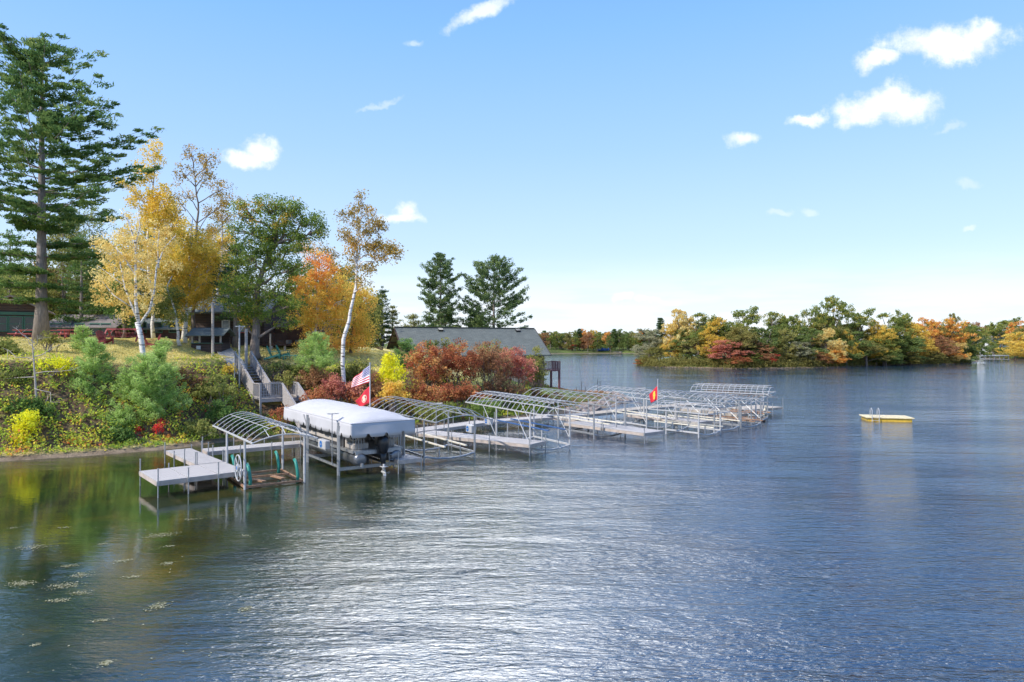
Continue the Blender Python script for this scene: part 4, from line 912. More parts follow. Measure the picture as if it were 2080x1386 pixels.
# ------------------------------------------------------------------ flags
def flag_cloth(name, parent, corners, mat_, n=(16,10), wave=.05, folds=3):
    """corners: hoist top, hoist bottom, fly bottom, fly top (local xyz)"""
    HT, HB, FB, FT_ = [Vector(c) for c in corners]; V = []; Fc = []; uvs = []
    for i in range(n[0]+1):
        u = i/n[0]
        for j in range(n[1]+1):
            v = j/n[1]; p = (HB*(1-u)+FB*u)*(1-v)+(HT*(1-u)+FT_*u)*v; w_ = wave*min(1,u*2.5)*math.sin(folds*math.pi*2*u+v*2.2); V.append(p+Vector((.3*w_, w_, .25*w_*math.sin(v*5)))); uvs.append((u,v))
    m_ = MB(); m_.v = [tuple(p) for p in V]; m_.f = [(i*(n[1]+1)+j, (i+1)*(n[1]+1)+j, (i+1)*(n[1]+1)+j+1, i*(n[1]+1)+j+1) for i in range(n[0]) for j in range(n[1])]
    o_ = m_.build(name, mat_, parent, True); ul = o_.data.uv_layers.new(name='UVMap')
    for lp in o_.data.loops: ul.data[lp.index].uv = uvs[lp.vertex_index]
    s = o_.modifiers.new('thick', 'SOLIDIFY'); s.thickness = .006; return o_
def us_flag():
    m = bpy.data.materials.new('stars_and_stripes'); m.use_nodes = True; global N, L; N = m.node_tree.nodes; L = m.node_tree.links; b = N['Principled BSDF']; b.inputs['Roughness'].default_value = .8
    uv = N.new('ShaderNodeUVMap'); s = N.new('ShaderNodeSeparateXYZ'); L.new(uv.outputs[0], s.inputs[0]); u, v = s.outputs[0], s.outputs[1]
    st = math_('MODULO', math_('FLOOR', math_('MULTIPLY', v, 13)), 2)     # 0 = red rows
    a = N.new('ShaderNodeMix'); a.data_type = 'RGBA'; L.new(st, a.inputs[0]); a.inputs[6].default_value = (.62,.03,.05,1); a.inputs[7].default_value = (.8,.78,.78,1)
    can = math_('MULTIPLY', math_('LESS_THAN', u, .42), math_('GREATER_THAN', v, 6/13))
    gu = math_('SUBTRACT', math_('FRACT', math_('MULTIPLY', u, 6/.42)), .5); gv = math_('SUBTRACT', math_('FRACT', math_('MULTIPLY', math_('SUBTRACT', v, 6/13), 5/(7/13))), .5)
    star = math_('LESS_THAN', math_('ADD', math_('MULTIPLY', gu, gu), math_('MULTIPLY', gv, gv)), .085)
    c = N.new('ShaderNodeMix'); c.data_type = 'RGBA'; L.new(star, c.inputs[0]); c.inputs[6].default_value = (.06,.06,.22,1); c.inputs[7].default_value = (.8,.8,.82,1)
    f = N.new('ShaderNodeMix'); f.data_type = 'RGBA'; L.new(can, f.inputs[0]); L.new(a.outputs[2], f.inputs[6]); L.new(c.outputs[2], f.inputs[7]); L.new(f.outputs[2], b.inputs['Base Color']); return m
def emblem_flag(name, kind):
    m = bpy.data.materials.new(name); m.use_nodes = True; global N, L; N = m.node_tree.nodes; L = m.node_tree.links; b = N['Principled BSDF']; b.inputs['Roughness'].default_value = .8
    uv = N.new('ShaderNodeUVMap'); s = N.new('ShaderNodeSeparateXYZ'); L.new(uv.outputs[0], s.inputs[0])
    def dist(cx, cy, rx, ry):
        a = math_('DIVIDE', math_('SUBTRACT', s.outputs[0], cx), rx); c = math_('DIVIDE', math_('SUBTRACT', s.outputs[1], cy), ry)
        return math_('SQRT', math_('ADD', math_('MULTIPLY', a, a), math_('MULTIPLY', c, c)))
    if kind == 'globe':                                # a pale globe in a ring with a bird-like bar over it and an anchor line across it
        d0 = dist(.48,.5,.19,.27); ring = math_('MULTIPLY', math_('GREATER_THAN', d0, .82), math_('LESS_THAN', d0, 1.0)); glb = math_('LESS_THAN', dist(.48,.46,.10,.15), 1); wing = math_('LESS_THAN', dist(.48,.66,.13,.05), 1); anc = math_('LESS_THAN', dist(.48,.42,.16,.025), 1)
        f = math_('MAXIMUM', math_('MAXIMUM', ring, glb), math_('MAXIMUM', wing, anc)); col = (.74,.62,.45,1)
    else:
        f = None
        for c in ((.40,.72,.13,.10),(.36,.5,.10,.16),(.46,.28,.12,.10),(.52,.55,.06,.2)):
            q = math_('LESS_THAN', dist(*c), 1); f = q if f is None else math_('MAXIMUM', f, q)
        col = (.80,.55,.06,1)
    a = N.new('ShaderNodeMix'); a.data_type = 'RGBA'; L.new(f, a.inputs[0]); a.inputs[6].default_value = (.62,.025,.045,1); a.inputs[7].default_value = col; L.new(a.outputs[2], b.inputs['Base Color']); return m
def flagpole(label, px, top, d, base=.6, r_=.032):
    x = X(px, d); t = thing('flagpole', label, 'flagpole', (x,d,base)); k = MB(); H = Z(top,d)-base; k.tube([(0,0,0),(0,0,H)], r_, 8); k.tube([(0,0,H),(0,0,H+.06)], r_*1.5, 8); k.build('pole', M['white'], t); return x, H+base
d = 36.0; x, zt = flagpole('white flagpole rising behind the grey canvas canopy', 751.5, 739, d)
f_ = thing('flag', 'stars and stripes flag drooping from the pole behind the canvas canopy', 'flag', (x,d,zt))
def loc(px, py, dd=0): return (X(px,d)-x-.0, dd, Z(py,d)-zt)
flag_cloth('cloth', f_, [loc(750.5,742), loc(750.5,777), loc(711,789,.35), loc(714,770,.35)], us_flag(), (22,13), .045, 1.7)
f_ = thing('flag', 'red flag with pale globe emblem below the stars and stripes', 'flag', (x,d,Z(783,d)))
zt = Z(783,d)
flag_cloth('cloth', f_, [loc(751.5,783), loc(753.5,817), loc(728,830,.3), loc(720,816,.3)], emblem_flag('red_flag_globe','globe'), (20,12), .04, 1.3)
d = 45.5; x, zt = flagpole('short flagpole among the lifts right of the rocky point', 1336, 772, d, .3, .025)
f_ = thing('flag', 'red and yellow flag hanging limp above the far lifts', 'flag', (x,d,Z(785,d))); zt = Z(785,d)
flag_cloth('cloth', f_, [loc(1335,784), loc(1335.5,812), loc(1324,820,.3), loc(1321,803,.4)], emblem_flag('red_flag_yellow','yellow'), (16,10), .05, 1.5)

# ------------------------------------------------------------------ swim raft
x, y = W(1800, 854); t = thing('swim_raft', 'yellow floating swim raft with ladder, alone on the open water', 'raft', (x,y,0), R(-12))
k = MB(); hw, hl = 1.8, 1.1; 
for z, i_ in ((-.1,.14),(.24,.14)): k.v += [(-hw+i_,-hl+i_,z),(hw-i_,-hl+i_,z),(hw-i_,hl-i_,z),(-hw+i_,hl-i_,z)]
k.f += [(0,3,2,1),(4,5,6,7),(0,1,5,4),(1,2,6,5),(2,3,7,6),(3,0,4,7)]; k.build('float', M['yel'], t, bevel=.06)
k = MB(); k.box(-hw,-hl,.24,hw,hl,.34); k.build('deck', M['yeltop'], t, bevel=.05)
k = MB()
for dx in (-.22,.22):
    X0 = -1.15+dx*1.2; k.tube([(X0,-hl+.45,.42),(X0,-hl+.4,.95),(X0,-hl+.1,1.08),(X0,-hl-.12,.9),(X0,-hl-.14,-.3)], .028, 6)
for z in (.1,.35): k.tube([(-1.15-.264,-hl-.13,z),(-1.15+.264,-hl-.13,z)], .02, 6)
k.build('ladder', M['white'], t)

# ------------------------------------------------------------------ stairs down the bank
def stairs():
    e = (.76,.65); u = (.66,-.75); rz = math.atan2(u[1], u[0])           # x out to the lake, y along the shore
    z0 = 2.5; pl = W(528,811,z0); t = thing('staircase', 'weathered grey wooden staircase with a railed landing going down the bank', 'stairs', (pl[0],pl[1],0), rz)
    wd = M['wood']; LW, LD = 2.75, 1.35                                   # landing width (along shore) and depth
    # local: y 0..LW along shore, x -LD..0
    k = MB()
    for i in range(9): k.box(-LD+i*LD/9+.005, 0, z0-.04, -LD+(i+1)*LD/9-.005, LW, z0)
    k.box(-LD,0,z0-.24,-LD+.05,LW,z0-.045); k.box(-.05,0,z0-.24,0,LW,z0-.045); k.build('landing_deck', wd, t)
    for x, y in ((-.05,.05),(-.05,LW-.05),(-LD+.05,.05),(-LD+.05,LW-.05)):
        k = MB(); k.box(x-.06,y-.06,.8,x+.06,y+.06,z0+1.08); k.build('post', wd, t)
    def rail(p, q, n, name='railing', full=False):
        p = Vector(p); q = Vector(q); k = MB(); up = Vector((0,0,1.0))
        k.bar(p+up*1.05, q+up*1.05, .13, .05); k.bar(p+up*.10, q+up*.10, .05, .10)
        if full:                                            # solid boarded sides of the flights
            for z in np.linspace(.22,.92,6): k.bar(p+up*z, q+up*z, .03, .105)
        else:
            for i in range(n+1): r_ = p.lerp(q, i/n); k.bar(r_+up*.08, r_+up*1.03, .045, .045, (1,0,0))
        k.build(name, wd, t)
    rail((-.03,0,z0),(-.03,1.55,z0),13); rail((-LD+.03,1.3,z0),(-LD+.03,LW,z0),10); rail((-LD,.02,z0),(-.03,.02,z0),9); rail((-LD,LW-.02,z0),(-.05,LW-.02,z0),9)
    # upper flight: from landing rear (y .05..1.2) up the bank
    n = 11; run = .33; rise = .195
    k = MB()
    for i in range(n): k.box(-LD-(i+1)*run, .08, z0+rise*(i+1)-.04, -LD-i*run+.03, 1.22, z0+rise*(i+1))
    k.build('tread', wd, t, label='treads of the upper flight')
    for y in (.04, 1.26):
        k = MB(); k.bar((-LD,y,z0-.05),(-LD-n*run,y,z0+n*rise-.05), .05, .26); k.build('stringer', wd, t)
        rail((-LD,y,z0),(-LD-n*run,y,z0+n*rise), 12, full=True)
        k = MB(); k.box(-LD-n*run-.06,y-.06,z0+n*rise-1,-LD-n*run+.06,y+.06,z0+n*rise+1.15); k.build('post', wd, t)
    # lower flight: off the front of the landing on the right
    n2 = 9; k = MB()
    for i in range(n2): k.box(i*run, 1.62, z0-rise*(i+1)-.04, (i+1)*run+.03, LW-.08, z0-rise*(i+1))
    k.build('tread', wd, t, label='treads of the lower flight')
    for y in (1.58, LW-.03):
        k = MB(); k.bar((0,y,z0-.1),(n2*run,y,z0-n2*rise-.1), .05, .26); k.build('stringer', wd, t)
        rail((0,y,z0),(n2*run,y,z0-n2*rise), 12, full=True)
stairs()

def at(px, d): x = X(px, d); return (x, d, thz(x, d))
# posts near the head of the stairs
def post(label, px, top, d, r_, m, kind='wooden_post', cross=None, lean=0):
    x, y, z = at(px, d); H = Z(top,d)-z; t = thing(kind, label, 'post', (x,y,z-.3)); k = MB(); k.tube([(0,0,0),(lean,0,H+.3)], r_, 8); k.build('pole', m, t)
    if cross: k = MB(); k.bar((-cross,0,H+.22),(cross*1.4,0,H+.22), .06, .06); k.bar((0,0,H-.2),(cross,0,H+.2), .03, .03); k.build('crossbar', m, t)
post('white lamp post with crossbar at the top of the stairs', 486, 661, 49.5, .06, M['white'], 'lamp_post', .3)
post('tall grey utility pole in front of the log kiosk', 432, 614, 53, .11, M['wood'], 'utility_pole')
post('thick brown post beside the head of the stairs', 500, 668, 52.5, .12, M['wood'])
post('thin marker stake at the lawn edge left of the stairs', 476, 722, 49, .03, M['white'], 'marker_stake')
post('slim steel signpost on the landing side of the kiosk path', 549, 678, 58, .07, M['wood'])

def window(parent, x, z0, w_, h, y, trim, glass, cross=True):
    f = MB()
    f.box(x-w_/2-.09,y-.06,z0-.09,x+w_/2+.09,y,z0); f.box(x-w_/2-.09,y-.06,z0+h,x+w_/2+.09,y,z0+h+.09); f.box(x-w_/2-.09,y-.06,z0,x-w_/2,y,z0+h); f.box(x+w_/2,y-.06,z0,x+w_/2+.09,y,z0+h)
    if cross: f.box(x-w_/2,y-.045,z0+h/2-.03,x+w_/2,y-.005,z0+h/2+.03)
    fo = f.build('window', trim, parent); g = MB(); g.box(x-w_/2+.002,y-.025,z0+.002,x+w_/2-.002,y-.008,z0+h-.002); g.build('pane', glass, fo)
def gable_house(label, kind, loc_, rz, L_, D_, wall, ridge, roofm, wallm, gable_front=False, over=.45, base=0, skirt=None):
    """local: front wall at y=0 from x=0..L, depth D behind; ridge along x, or along y if gable_front"""
    t = thing(kind, label, 'house', loc_, rz); k = MB(); z0 = -1.2; 
    if gable_front:
        k.add([(0,0,z0),(L_,0,z0),(L_,0,wall),(L_/2,0,ridge),(0,0,wall),(0,D_,z0),(L_,D_,z0),(L_,D_,wall),(L_/2,D_,ridge),(0,D_,wall)], [(0,1,2,3,4),(9,8,7,6,5),(0,4,9,5),(1,6,7,2),(0,5,6,1),(4,3,8,9),(3,2,7,8)])
    else:
        k.add([(0,0,z0),(L_,0,z0),(L_,D_,z0),(0,D_,z0),(0,0,wall),(L_,0,wall),(L_,D_,wall),(0,D_,wall),(0,D_/2,ridge),(L_,D_/2,ridge)], [(0,1,5,4),(2,3,7,6),(1,2,6,9,5),(3,0,4,8,7),(0,3,2,1),(4,5,9,8),(6,7,8,9)])
    k.build('wall', wallm, t)
    k = MB(); th_ = .14
    if gable_front:
        s = (ridge-wall)/(L_/2)
        for sg in (-1, 1):
            xe = L_/2+sg*(L_/2+over); ze = ridge-s*(L_/2+over)
            k.add([(L_/2,-over,ridge+.03),(xe,-over,ze+.03),(xe,D_+over,ze+.03),(L_/2,D_+over,ridge+.03),(L_/2,-over,ridge+.03+th_),(xe,-over,ze+.03+th_),(xe,D_+over,ze+.03+th_),(L_/2,D_+over,ridge+.03+th_)], [(0,3,2,1),(4,5,6,7),(0,1,5,4),(1,2,6,5),(2,3,7,6)] if sg > 0 else [(0,1,2,3),(4,7,6,5),(0,4,5,1),(1,5,6,2),(2,6,7,3)])
    else:
        s = (ridge-wall)/(D_/2)
        for sg in (-1, 1):
            ye = D_/2+sg*(D_/2+over); ze = ridge-s*(D_/2+over)
            k.add([(-over,D_/2,ridge+.03),(-over,ye,ze+.03),(L_+over,ye,ze+.03),(L_+over,D_/2,ridge+.03),(-over,D_/2,ridge+.03+th_),(-over,ye,ze+.03+th_),(L_+over,ye,ze+.03+th_),(L_+over,D_/2,ridge+.03+th_)], [(0,1,2,3),(4,7,6,5),(0,4,5,1),(1,5,6,2),(2,6,7,3)] if sg < 0 else [(0,3,2,1),(4,5,6,7),(0,1,5,4),(1,2,6,5),(2,3,7,6)])
    ro = k.build('roof', roofm, t); return t, ro

# --- left cabin with green-framed porch
d = 58; x0 = X(-26,d); x1 = X(84,d); zb = thz(X(30,d),d)
t, ro = gable_house('dark log cabin with green framed porch windows and low gable at the left edge', 'log_cabin', (x0,d-1.5,zb), .55, x1-x0+.4, 3, Z(632,d)-zb, Z(604,d)-zb, M['shingle2'], M['logwall'], True, .5)
Lc = x1-x0
for i in range(4): window(t, Lc*(.15+.235*i), .75, Lc*.19, Z(641,d)-zb-.9, -.02, M['trim'], M['dglass'])
k = MB(); k.box(0,-.10,Z(640,d)-zb,Lc,-.02,Z(634,d)-zb); k.build('fascia', M['trim'], t)
# --- long low building behind
d = 72; x0 = X(92,d); x1 = X(232,d); zb = thz(X(160,d),d)
t, ro = gable_house('long low dark building with grey roof between the big pine and the swing', 'lodge', (x0,d,zb), 0, x1-x0, 7, Z(664,d)-zb, Z(640,d)-zb, M['shingle2'], M['log'], False, .5)
for fx in (.15,.3,.5,.72,.88): window(t, (x1-x0)*fx, .7, .9, 1.0, -.02, M['trim'], M['dglass'])
# --- dark building behind swing and birches
d = 74; x0 = X(262,d); x1 = X(392,d); zb = thz(X(330,d),d)
t, ro = gable_house('shadowed dark cabin behind the swing and the birches', 'cabin', (x0,d,zb), 0, x1-x0, 6, Z(668,d)-zb, Z(648,d)-zb, M['shingle'], M['log'], False, .5)
for fx in (.2,.45,.7): window(t, (x1-x0)*fx, .8, .9, 1.0, -.02, M['trim'], M['dglass'])
# --- log house behind the kiosk
d = 61; x0 = X(388,d); x1 = X(536,d); zb = thz(X(470,d),d); Lh = x1-x0
t, ro = gable_house('dark brown log house with white windows and beige foundation behind the stairs', 'log_house', (x0,d,zb), 0, Lh, 8, Z(632,d)-zb, Z(590,d)-zb, M['shingle'], M['logwall'], False, .6)
k = MB(); k.box(X(452,d)-x0,-.12,-1.2,X(533,d)-x0,-.02,Z(701,d)-zb); k.build('foundation', M['stone'], t)
window(t, X(459,d)-x0, Z(676,d)-zb, .55, 1.05, -.02, M['wwhite'], M['glass'], False); window(t, X(487,d)-x0, Z(675,d)-zb, .85, 1.0, -.02, M['redw'], M['glass'], False)
# deck wing at right
k = MB(); xa, xb_ = X(536,d)-x0+.05, X(592,d)-x0; dz = Z(699,d)-zb
k.box(xa,-1.6,dz-.15,xb_,2.5,dz); k.build('deck', M['log'], t)
k = MB(); k.box(xa+.01,2.6,-1.2,xb_+1.6,8,Z(655,d)-zb); k.build('side_wing', M['brown'], t)
k = MB(); k.bar((xa,-1.55,dz+.95),(xb_,-1.55,dz+.95), .1, .06); k.bar((xa,-1.55,dz+.12),(xb_,-1.55,dz+.12), .05, .08)
for i in range(24): xx = xa+(xb_-xa)*i/23; k.box(xx-.025,-1.58,dz,xx+.025,-1.53,dz+.93)
k.build('railing', M['log'], t)
for xx in (xa+.1, (xa+xb_)/2, xb_-.1): k = MB(); k.box(xx-.07,-1.55,-1.2,xx+.07,-1.41,dz-.16); k.build('post', M['wood'], t)
for i in range(3): window(t, xa+.5+i*.85, -.55, .55, 1.0, 2.58, M['brown'], M['glass'], False)
# small gable right of the deck
d = 64; x0 = X(592,d); x1 = X(614,d); zb = thz(X(600,d),d)
gable_house('small brown gabled shed showing between the deck and the golden maples', 'shed', (x0,d,zb), .3, x1-x0+.8, 3, Z(694,d)-zb+.2, Z(678,d)-zb, M['shingle2'], M['brown'], True, .25)
# kiosk
d = 55; x0 = X(388,d); x1 = X(449,d); zb = thz(X(420,d),d); Lk = x1-x0
t = thing('kiosk', 'small open-sided dark log kiosk with green shingled roof behind the utility pole', 'kiosk', (x0,d,zb))
k = MB(); zl = Z(698,d)-zb; k.box(0,0,-.5,Lk,.18,zl); k.box(0,1.6,-.5,Lk,1.78,zl+.9); k.box(0,.181,-.5,.18,1.599,zl); k.box(Lk-.18,.181,-.5,Lk,1.599,zl); k.build('wall', M['logwall'], t)
zr = Z(683,d)-zb
k = MB(); k.box(-.06,-.12,zl,Lk+.06,.25,zl+.05); k.build('counter', M['trim'], t)
for x in (.07, Lk*.27, Lk*.73, Lk-.07): k = MB(); k.box(x-.06,.02,zl+.052,x+.06,.14,zr+.1); k.build('post', M['wood'], t)
k = MB(); zt = Z(668,d)-zb
k.add([(-.25,-.4,zr),(Lk+.35,-.4,zr),(Lk+.35,.9,zt),(-.25,.9,zt),(-.25,2.2,zr),(Lk+.35,2.2,zr),(-.25,-.4,zr+.08),(Lk+.35,-.4,zr+.08),(Lk+.35,.9,zt+.1),(-.25,.9,zt+.1),(-.25,2.2,zr+.08),(Lk+.35,2.2,zr+.08)], [(0,3,2,1),(3,4,5,2),(6,7,8,9),(9,8,11,10),(0,1,7,6),(1,2,8,7),(2,5,11,8),(5,4,10,11),(4,3,9,10),(3,0,6,9)]); k.build('roof', M['shingle'], t)
k = MB(); k.box(Lk*.18,-.035,zl*.35,Lk*.32,-.004,zl*.75); k.build('notice', M['wwhite'], t)

# --- adirondack chairs
def adirondack(label, m, group):
    t = thing('adirondack_chair', label, 'chair', group=group)                 # faces +x
    for y in (-.30,.30):
        k = MB(); k.bar((.42,y,0),(.42,y,.56), .09,.04,(1,0,0)); k.build('leg', m, t)
        k = MB(); k.bar((.46,y*.93,.36),(-.62,y*.93,.03), .04,.13); k.build('leg', m, t)
        k = MB(); k.bar((.50,y*1.05,.58),(-.32,y*1.05,.58), .14,.03); k.build('armrest', m, t)
    k = MB()
    for i in range(6): x = .42-i*.105; k.bar((x,-.27,.40-i*.035),(x,.27,.40-i*.035), .09,.025)
    k.build('seat', m, t); k = MB()
    for i in range(7): y = -.27+i*.09; h = .80-.12*((i-3)/3)**2; k.bar((-.14,y*.9,.18),(-.14-.42*h,y*1.12,.18+h), .075,.022,(0,1,0))
    k.bar((-.30,-.32,.52),(-.30,.32,.52), .05,.04); k.build('backrest', m, t); return t
def put(o, px, d, rz, label=None, s=1): x, y, z = at(px, d); o.location = (x,y,z); o.rotation_euler = (0,0,rz); o.scale = (s,s,s); 
ca = adirondack('red adirondack chair left of the red swing', M['redw'], 'red adirondack chairs by the swing'); put(ca, 212, 51.5, -.35, s=1.12)
cb = copy_tree(ca); put(cb, 311, 52.5, 3.5, s=1.1); cb['label'] = 'red adirondack chair right of the white birch trunk'
ga = adirondack('green adirondack chair nearer the stairs, right of the oak', M['greenw'], 'green adirondack chairs below the deck'); put(ga, 556, 54.5, .2, s=1.1)
gb = copy_tree(ga); put(gb, 574, 55.5, .5, s=1.1); gb['label'] = 'green adirondack chair farther from the stairs, the right one of the pair'
# low green table beside
x, y, z = at(590, 54.5); t = thing('garden_table', 'low dark green garden table right of the green chairs', 'table', (x,y,z)); k = MB(); k.box(-.55,-.35,.42,.55,.35,.47); k.build('tabletop', M['greenw'], t)
for a in (-.48,.48):
    for b_ in (-.28,.28): k = MB(); k.box(a-.035,b_-.035,0,a+.035,b_+.035,.419); k.build('leg', M['greenw'], t)
# red swing frame
d = 55; x, y, z = at(252, d); t = thing('garden_swing', 'red timber swing frame with slatted bench on the lawn', 'swing', (x,y,z)); h = Z(669,d)-z; hw = 35/F*d
k = MB(); k.bar((-hw,0,h),(hw+.1,0,h), .12,.14)
for s in (-1,1): k.bar((s*hw*.97,0,h-.55),(s*hw*.62,0,h-.06), .07,.08)
k.build('beam', M['redw'], t)
for s in (-1,1):
    for b_ in (-.75,.75): k = MB(); k.bar((s*hw*.97,b_,0),(s*hw*.97,b_*.12,h-.07), .10,.10,(1,0,0)); k.build('leg', M['redw'], t)
k = MB(); 
for i in range(5): k.bar((-hw*.68,-.25+i*.12,.36),(hw*.68,-.25+i*.12,.36), .10,.03)
k.build('seat', M['redw'], t); k = MB()
for i in range(17): xx = -hw*.66+i*hw*1.32/16; k.bar((xx,.26,.36),(xx,.42,.78+.07*math.cos(i*.39)), .05,.02,(1,0,0))
k.build('backrest', M['redw'], t)
for s in (-.68,.68): k = MB(); k.tube([(s*hw,-.2,.5),(s*hw,0,h-.07)], .015, 5); k.tube([(s*hw,.3,.55),(s*hw,0,h-.07)], .015, 5); k.build('chain', M['dark'], t)
# picnic tables
def picnic(label):
    t = thing('picnic_table', label, 'picnic table', group='red picnic tables by the cabins'); m = M['redw']
    k = MB(); 
    for i in range(5): k.box(-1.0,-.38+i*.155,.72,1.0,-.235+i*.155,.76)
    k.build('tabletop', m, t)
    for s in (-1,1):
        k = MB(); k.box(-1.0,s*.72-.13,.43,1.0,s*.72+.13,.47); k.build('bench', m, t)
        k = MB(); k.bar((s*.75,-.62,0),(s*.75,-.15,.71), .05,.1,(1,0,0)); k.bar((s*.75,.62,0),(s*.75,.15,.71), .05,.1,(1,0,0)); k.bar((s*.75,-.78,.39),(s*.75,.78,.39), .05,.08,(1,0,0)); k.build('leg', m, t)
    return t
pa = picnic('red picnic table just right of the big pine trunk'); put(pa, 117, 54, .15)
pb_ = copy_tree(pa); put(pb_, 146, 58, .05); pb_['label'] = 'red picnic table farther right in front of the low building'
pc = copy_tree(pa); put(pc, 56, 54, -.1); pc['label'] = 'red picnic table left of the big pine trunk before the cabin porch'
# concrete path
p = [(447,59.5),(452,57),(462,54.5),(474,52.5),(492,51.2)]; k = MB(); pr = []
for px, d in p: x, y, z = at(px, d); pr.append((x,y))
for i, (x, y) in enumerate(pr):
    j = min(i+1, len(pr)-1); q = max(i-1, 0); dx, dy = pr[j][0]-pr[q][0], pr[j][1]-pr[q][1]; l = math.hypot(dx,dy)
    for s in (-.65,-.2,.2,.65): xx, yy = x-dy/l*s, y+dx/l*s; k.v.append((xx,yy,thz(xx,yy)+.06))
for i in range(len(pr)-1):
    for j in range(3): a = i*4+j; k.f.append((a,a+1,a+5,a+4))
o = k.build('path', M['conc']); tag(o, kind='structure'); s_ = o.modifiers.new('thick','SOLIDIFY'); s_.thickness = .1; s_.offset = 0

# ------------------------------------------------------------------ boathouse
def boathouse():
    dL = 81.5; dR = 89.0; A = (X(802,dL), dL); Bp = (X(1085,dR), dR); L_ = math.dist(A, Bp); rz = math.atan2(Bp[1]-A[1], Bp[0]-A[0])
    t = thing('boathouse', 'long brown boathouse with grey-green shingled roof and red balcony at the water', 'boathouse', (A[0],A[1],0), rz)
    zr, ze, hw = 8.30, 4.95, 4.75; inset = .75; ww = hw-.75
    sl = (zr-ze)/hw; zw = ze+sl*.75
    k = MB(); x0, x1 = 1.1, L_-.55
    k.add([(x0,-ww,-.5),(x1,-ww,-.5),(x1,ww,-.5),(x0,ww,-.5),(x0,-ww,zw-.15),(x1,-ww,zw-.15),(x1,ww,zw-.15),(x0,ww,zw-.15),(x0,0,zr-.15),(x1,0,zr-.15)], [(0,1,5,4),(2,3,7,6),(1,2,6,9,5),(3,0,4,8,7),(0,3,2,1),(4,5,9,8),(6,7,8,9)])
    k.build('wall', M['siding'], t)
    k = MB(); nseg = 1
    for sg in (-1, 1):
        a_ = [(0,0,zr),(L_,0,zr),(L_+.0,sg*hw,ze),(0,sg*hw,ze)]; b2 = [(x,y,z-.14) for x,y,z in a_]
        k.add(a_+b2, [(0,1,2,3) if sg > 0 else (3,2,1,0),(4,7,6,5) if sg > 0 else (5,6,7,4),(0,4,5,1),(1,5,6,2),(2,6,7,3),(3,7,4,0)])
    ro = k.build('roof', M['shingle_b'], t)
    k = MB(); k.bar((-.02,0,zr+.03),(L_+.02,0,zr+.03), .35,.06); k.build('ridge_cap', M['shingle_b'], ro)
    for fx in (.30,.86):
        k = MB(); xx = L_*fx; z_ = zr-sl*.55; k.add([(xx-.28,-.75,z_-.13),(xx+.28,-.75,z_-.13),(xx+.28,-.35,z_+.14),(xx-.28,-.35,z_+.14),(xx-.28,-.80,z_+.10),(xx+.28,-.80,z_+.10),(xx+.28,-.35,z_+.32),(xx-.28,-.35,z_+.32)], [(0,1,5,4),(4,5,6,7),(1,2,6,5),(3,0,4,7),(0,3,2,1),(2,3,7,6)]); k.build('roof_vent', M['black'], ro)
    for sg in (-1, 1):
        
        for xe in (-.03, L_+.03): k = MB(); k.bar((xe,0,zr-.1),(xe,sg*hw,ze-.1), .06,.24,(1,0,0)); k.build('rake_board', M['log'], t)
    for i in range(9):
        k = MB(); y = -hw+.2+i*(2*hw-.4)/8; z_ = zr-sl*abs(y)-.24; k.box(-.02,y-.05,z_-.10,x0,y+.05,z_+.02); k.build('rafter_tail', M['log'], t)
    k = MB()
    for sg in (-1,): 
        for y in (-1.6,-.8,0,.8,1.6): k.box(x0-.05,y-.04,5.0,x0-.003,y+.04,zr-sl*abs(y)-.25)
    k.build('batten', M['log'], t)
    # upper entry deck at the left gable
    k = MB(); k.box(-2.2,-3.2,4.86,x0-.06,3.2,5.0); k.build('entry_deck', M['deckw'], t)
    k = MB(); 
    for i in range(26): y = -3.1+i*.248; k.box(-2.2,y-.02,5.002,-2.16,y+.02,5.85)
    k.bar((-2.18,-3.15,5.9),(-2.18,3.15,5.9), .1,.07); k.build('railing', M['log'], t)
    # corner wall of tan block
    k = MB(); k.box(x1-6,-ww-.12,-.5,x1-2.4,-ww-.01,2.4); k.build('stone_facing', M['stone'], t)
    # balcony on the lake end
    bz = 3.02; bx0, bx1 = x1+.01, x1+2.3
    k = MB(); k.box(bx0,-ww,bz-.18,bx1,-ww+2.5,bz); k.build('balcony_deck', M['plum'], t)
    k = MB()
    for yy in (-ww+.03,): 
        k.bar((bx0,yy,bz+1.05),(bx1,yy,bz+1.05), .09,.07); k.bar((bx0,yy,bz+.12),(bx1,yy,bz+.12), .05,.08)
        for i in range(15): xx = bx0+.07+i*(bx1-bx0-.1)/14; k.box(xx-.04,yy-.015,bz+.002,xx+.04,yy+.015,bz+1.02)
    xx = bx1-.04; k.bar((xx,-ww,bz+1.05),(xx,-ww+2.45,bz+1.05), .09,.07)
    for i in range(12): y = -ww+.1+i*2.3/11; k.box(xx-.015,y-.04,bz+.002,xx+.015,y+.04,bz+1.02)
    k.build('balcony_railing', M['plum'], t)
    for y in (-ww+.12, -ww+2.35): k = MB(); k.box(bx1-.22,y-.11,-1.5,bx1,y+.11,bz-.182); k.build('balcony_post', M['plum'], t)
    for (xx, w_) in ((x1-1.5,.9),): pass
M['siding'] = course_mat('lap_siding', (.20,.125,.10), (.17,.105,.085), (.08,.05,.04), 4.0, .18)
M['shingle_b'] = course_mat('boathouse_shingles', (.125,.138,.122), (.158,.170,.150), (.065,.075,.068), .6, .17, bump=.5, axis='XY')
M['plum'] = mat('plum_paint', (.20,.075,.085), .6, 0, .2, 4)
boathouse()

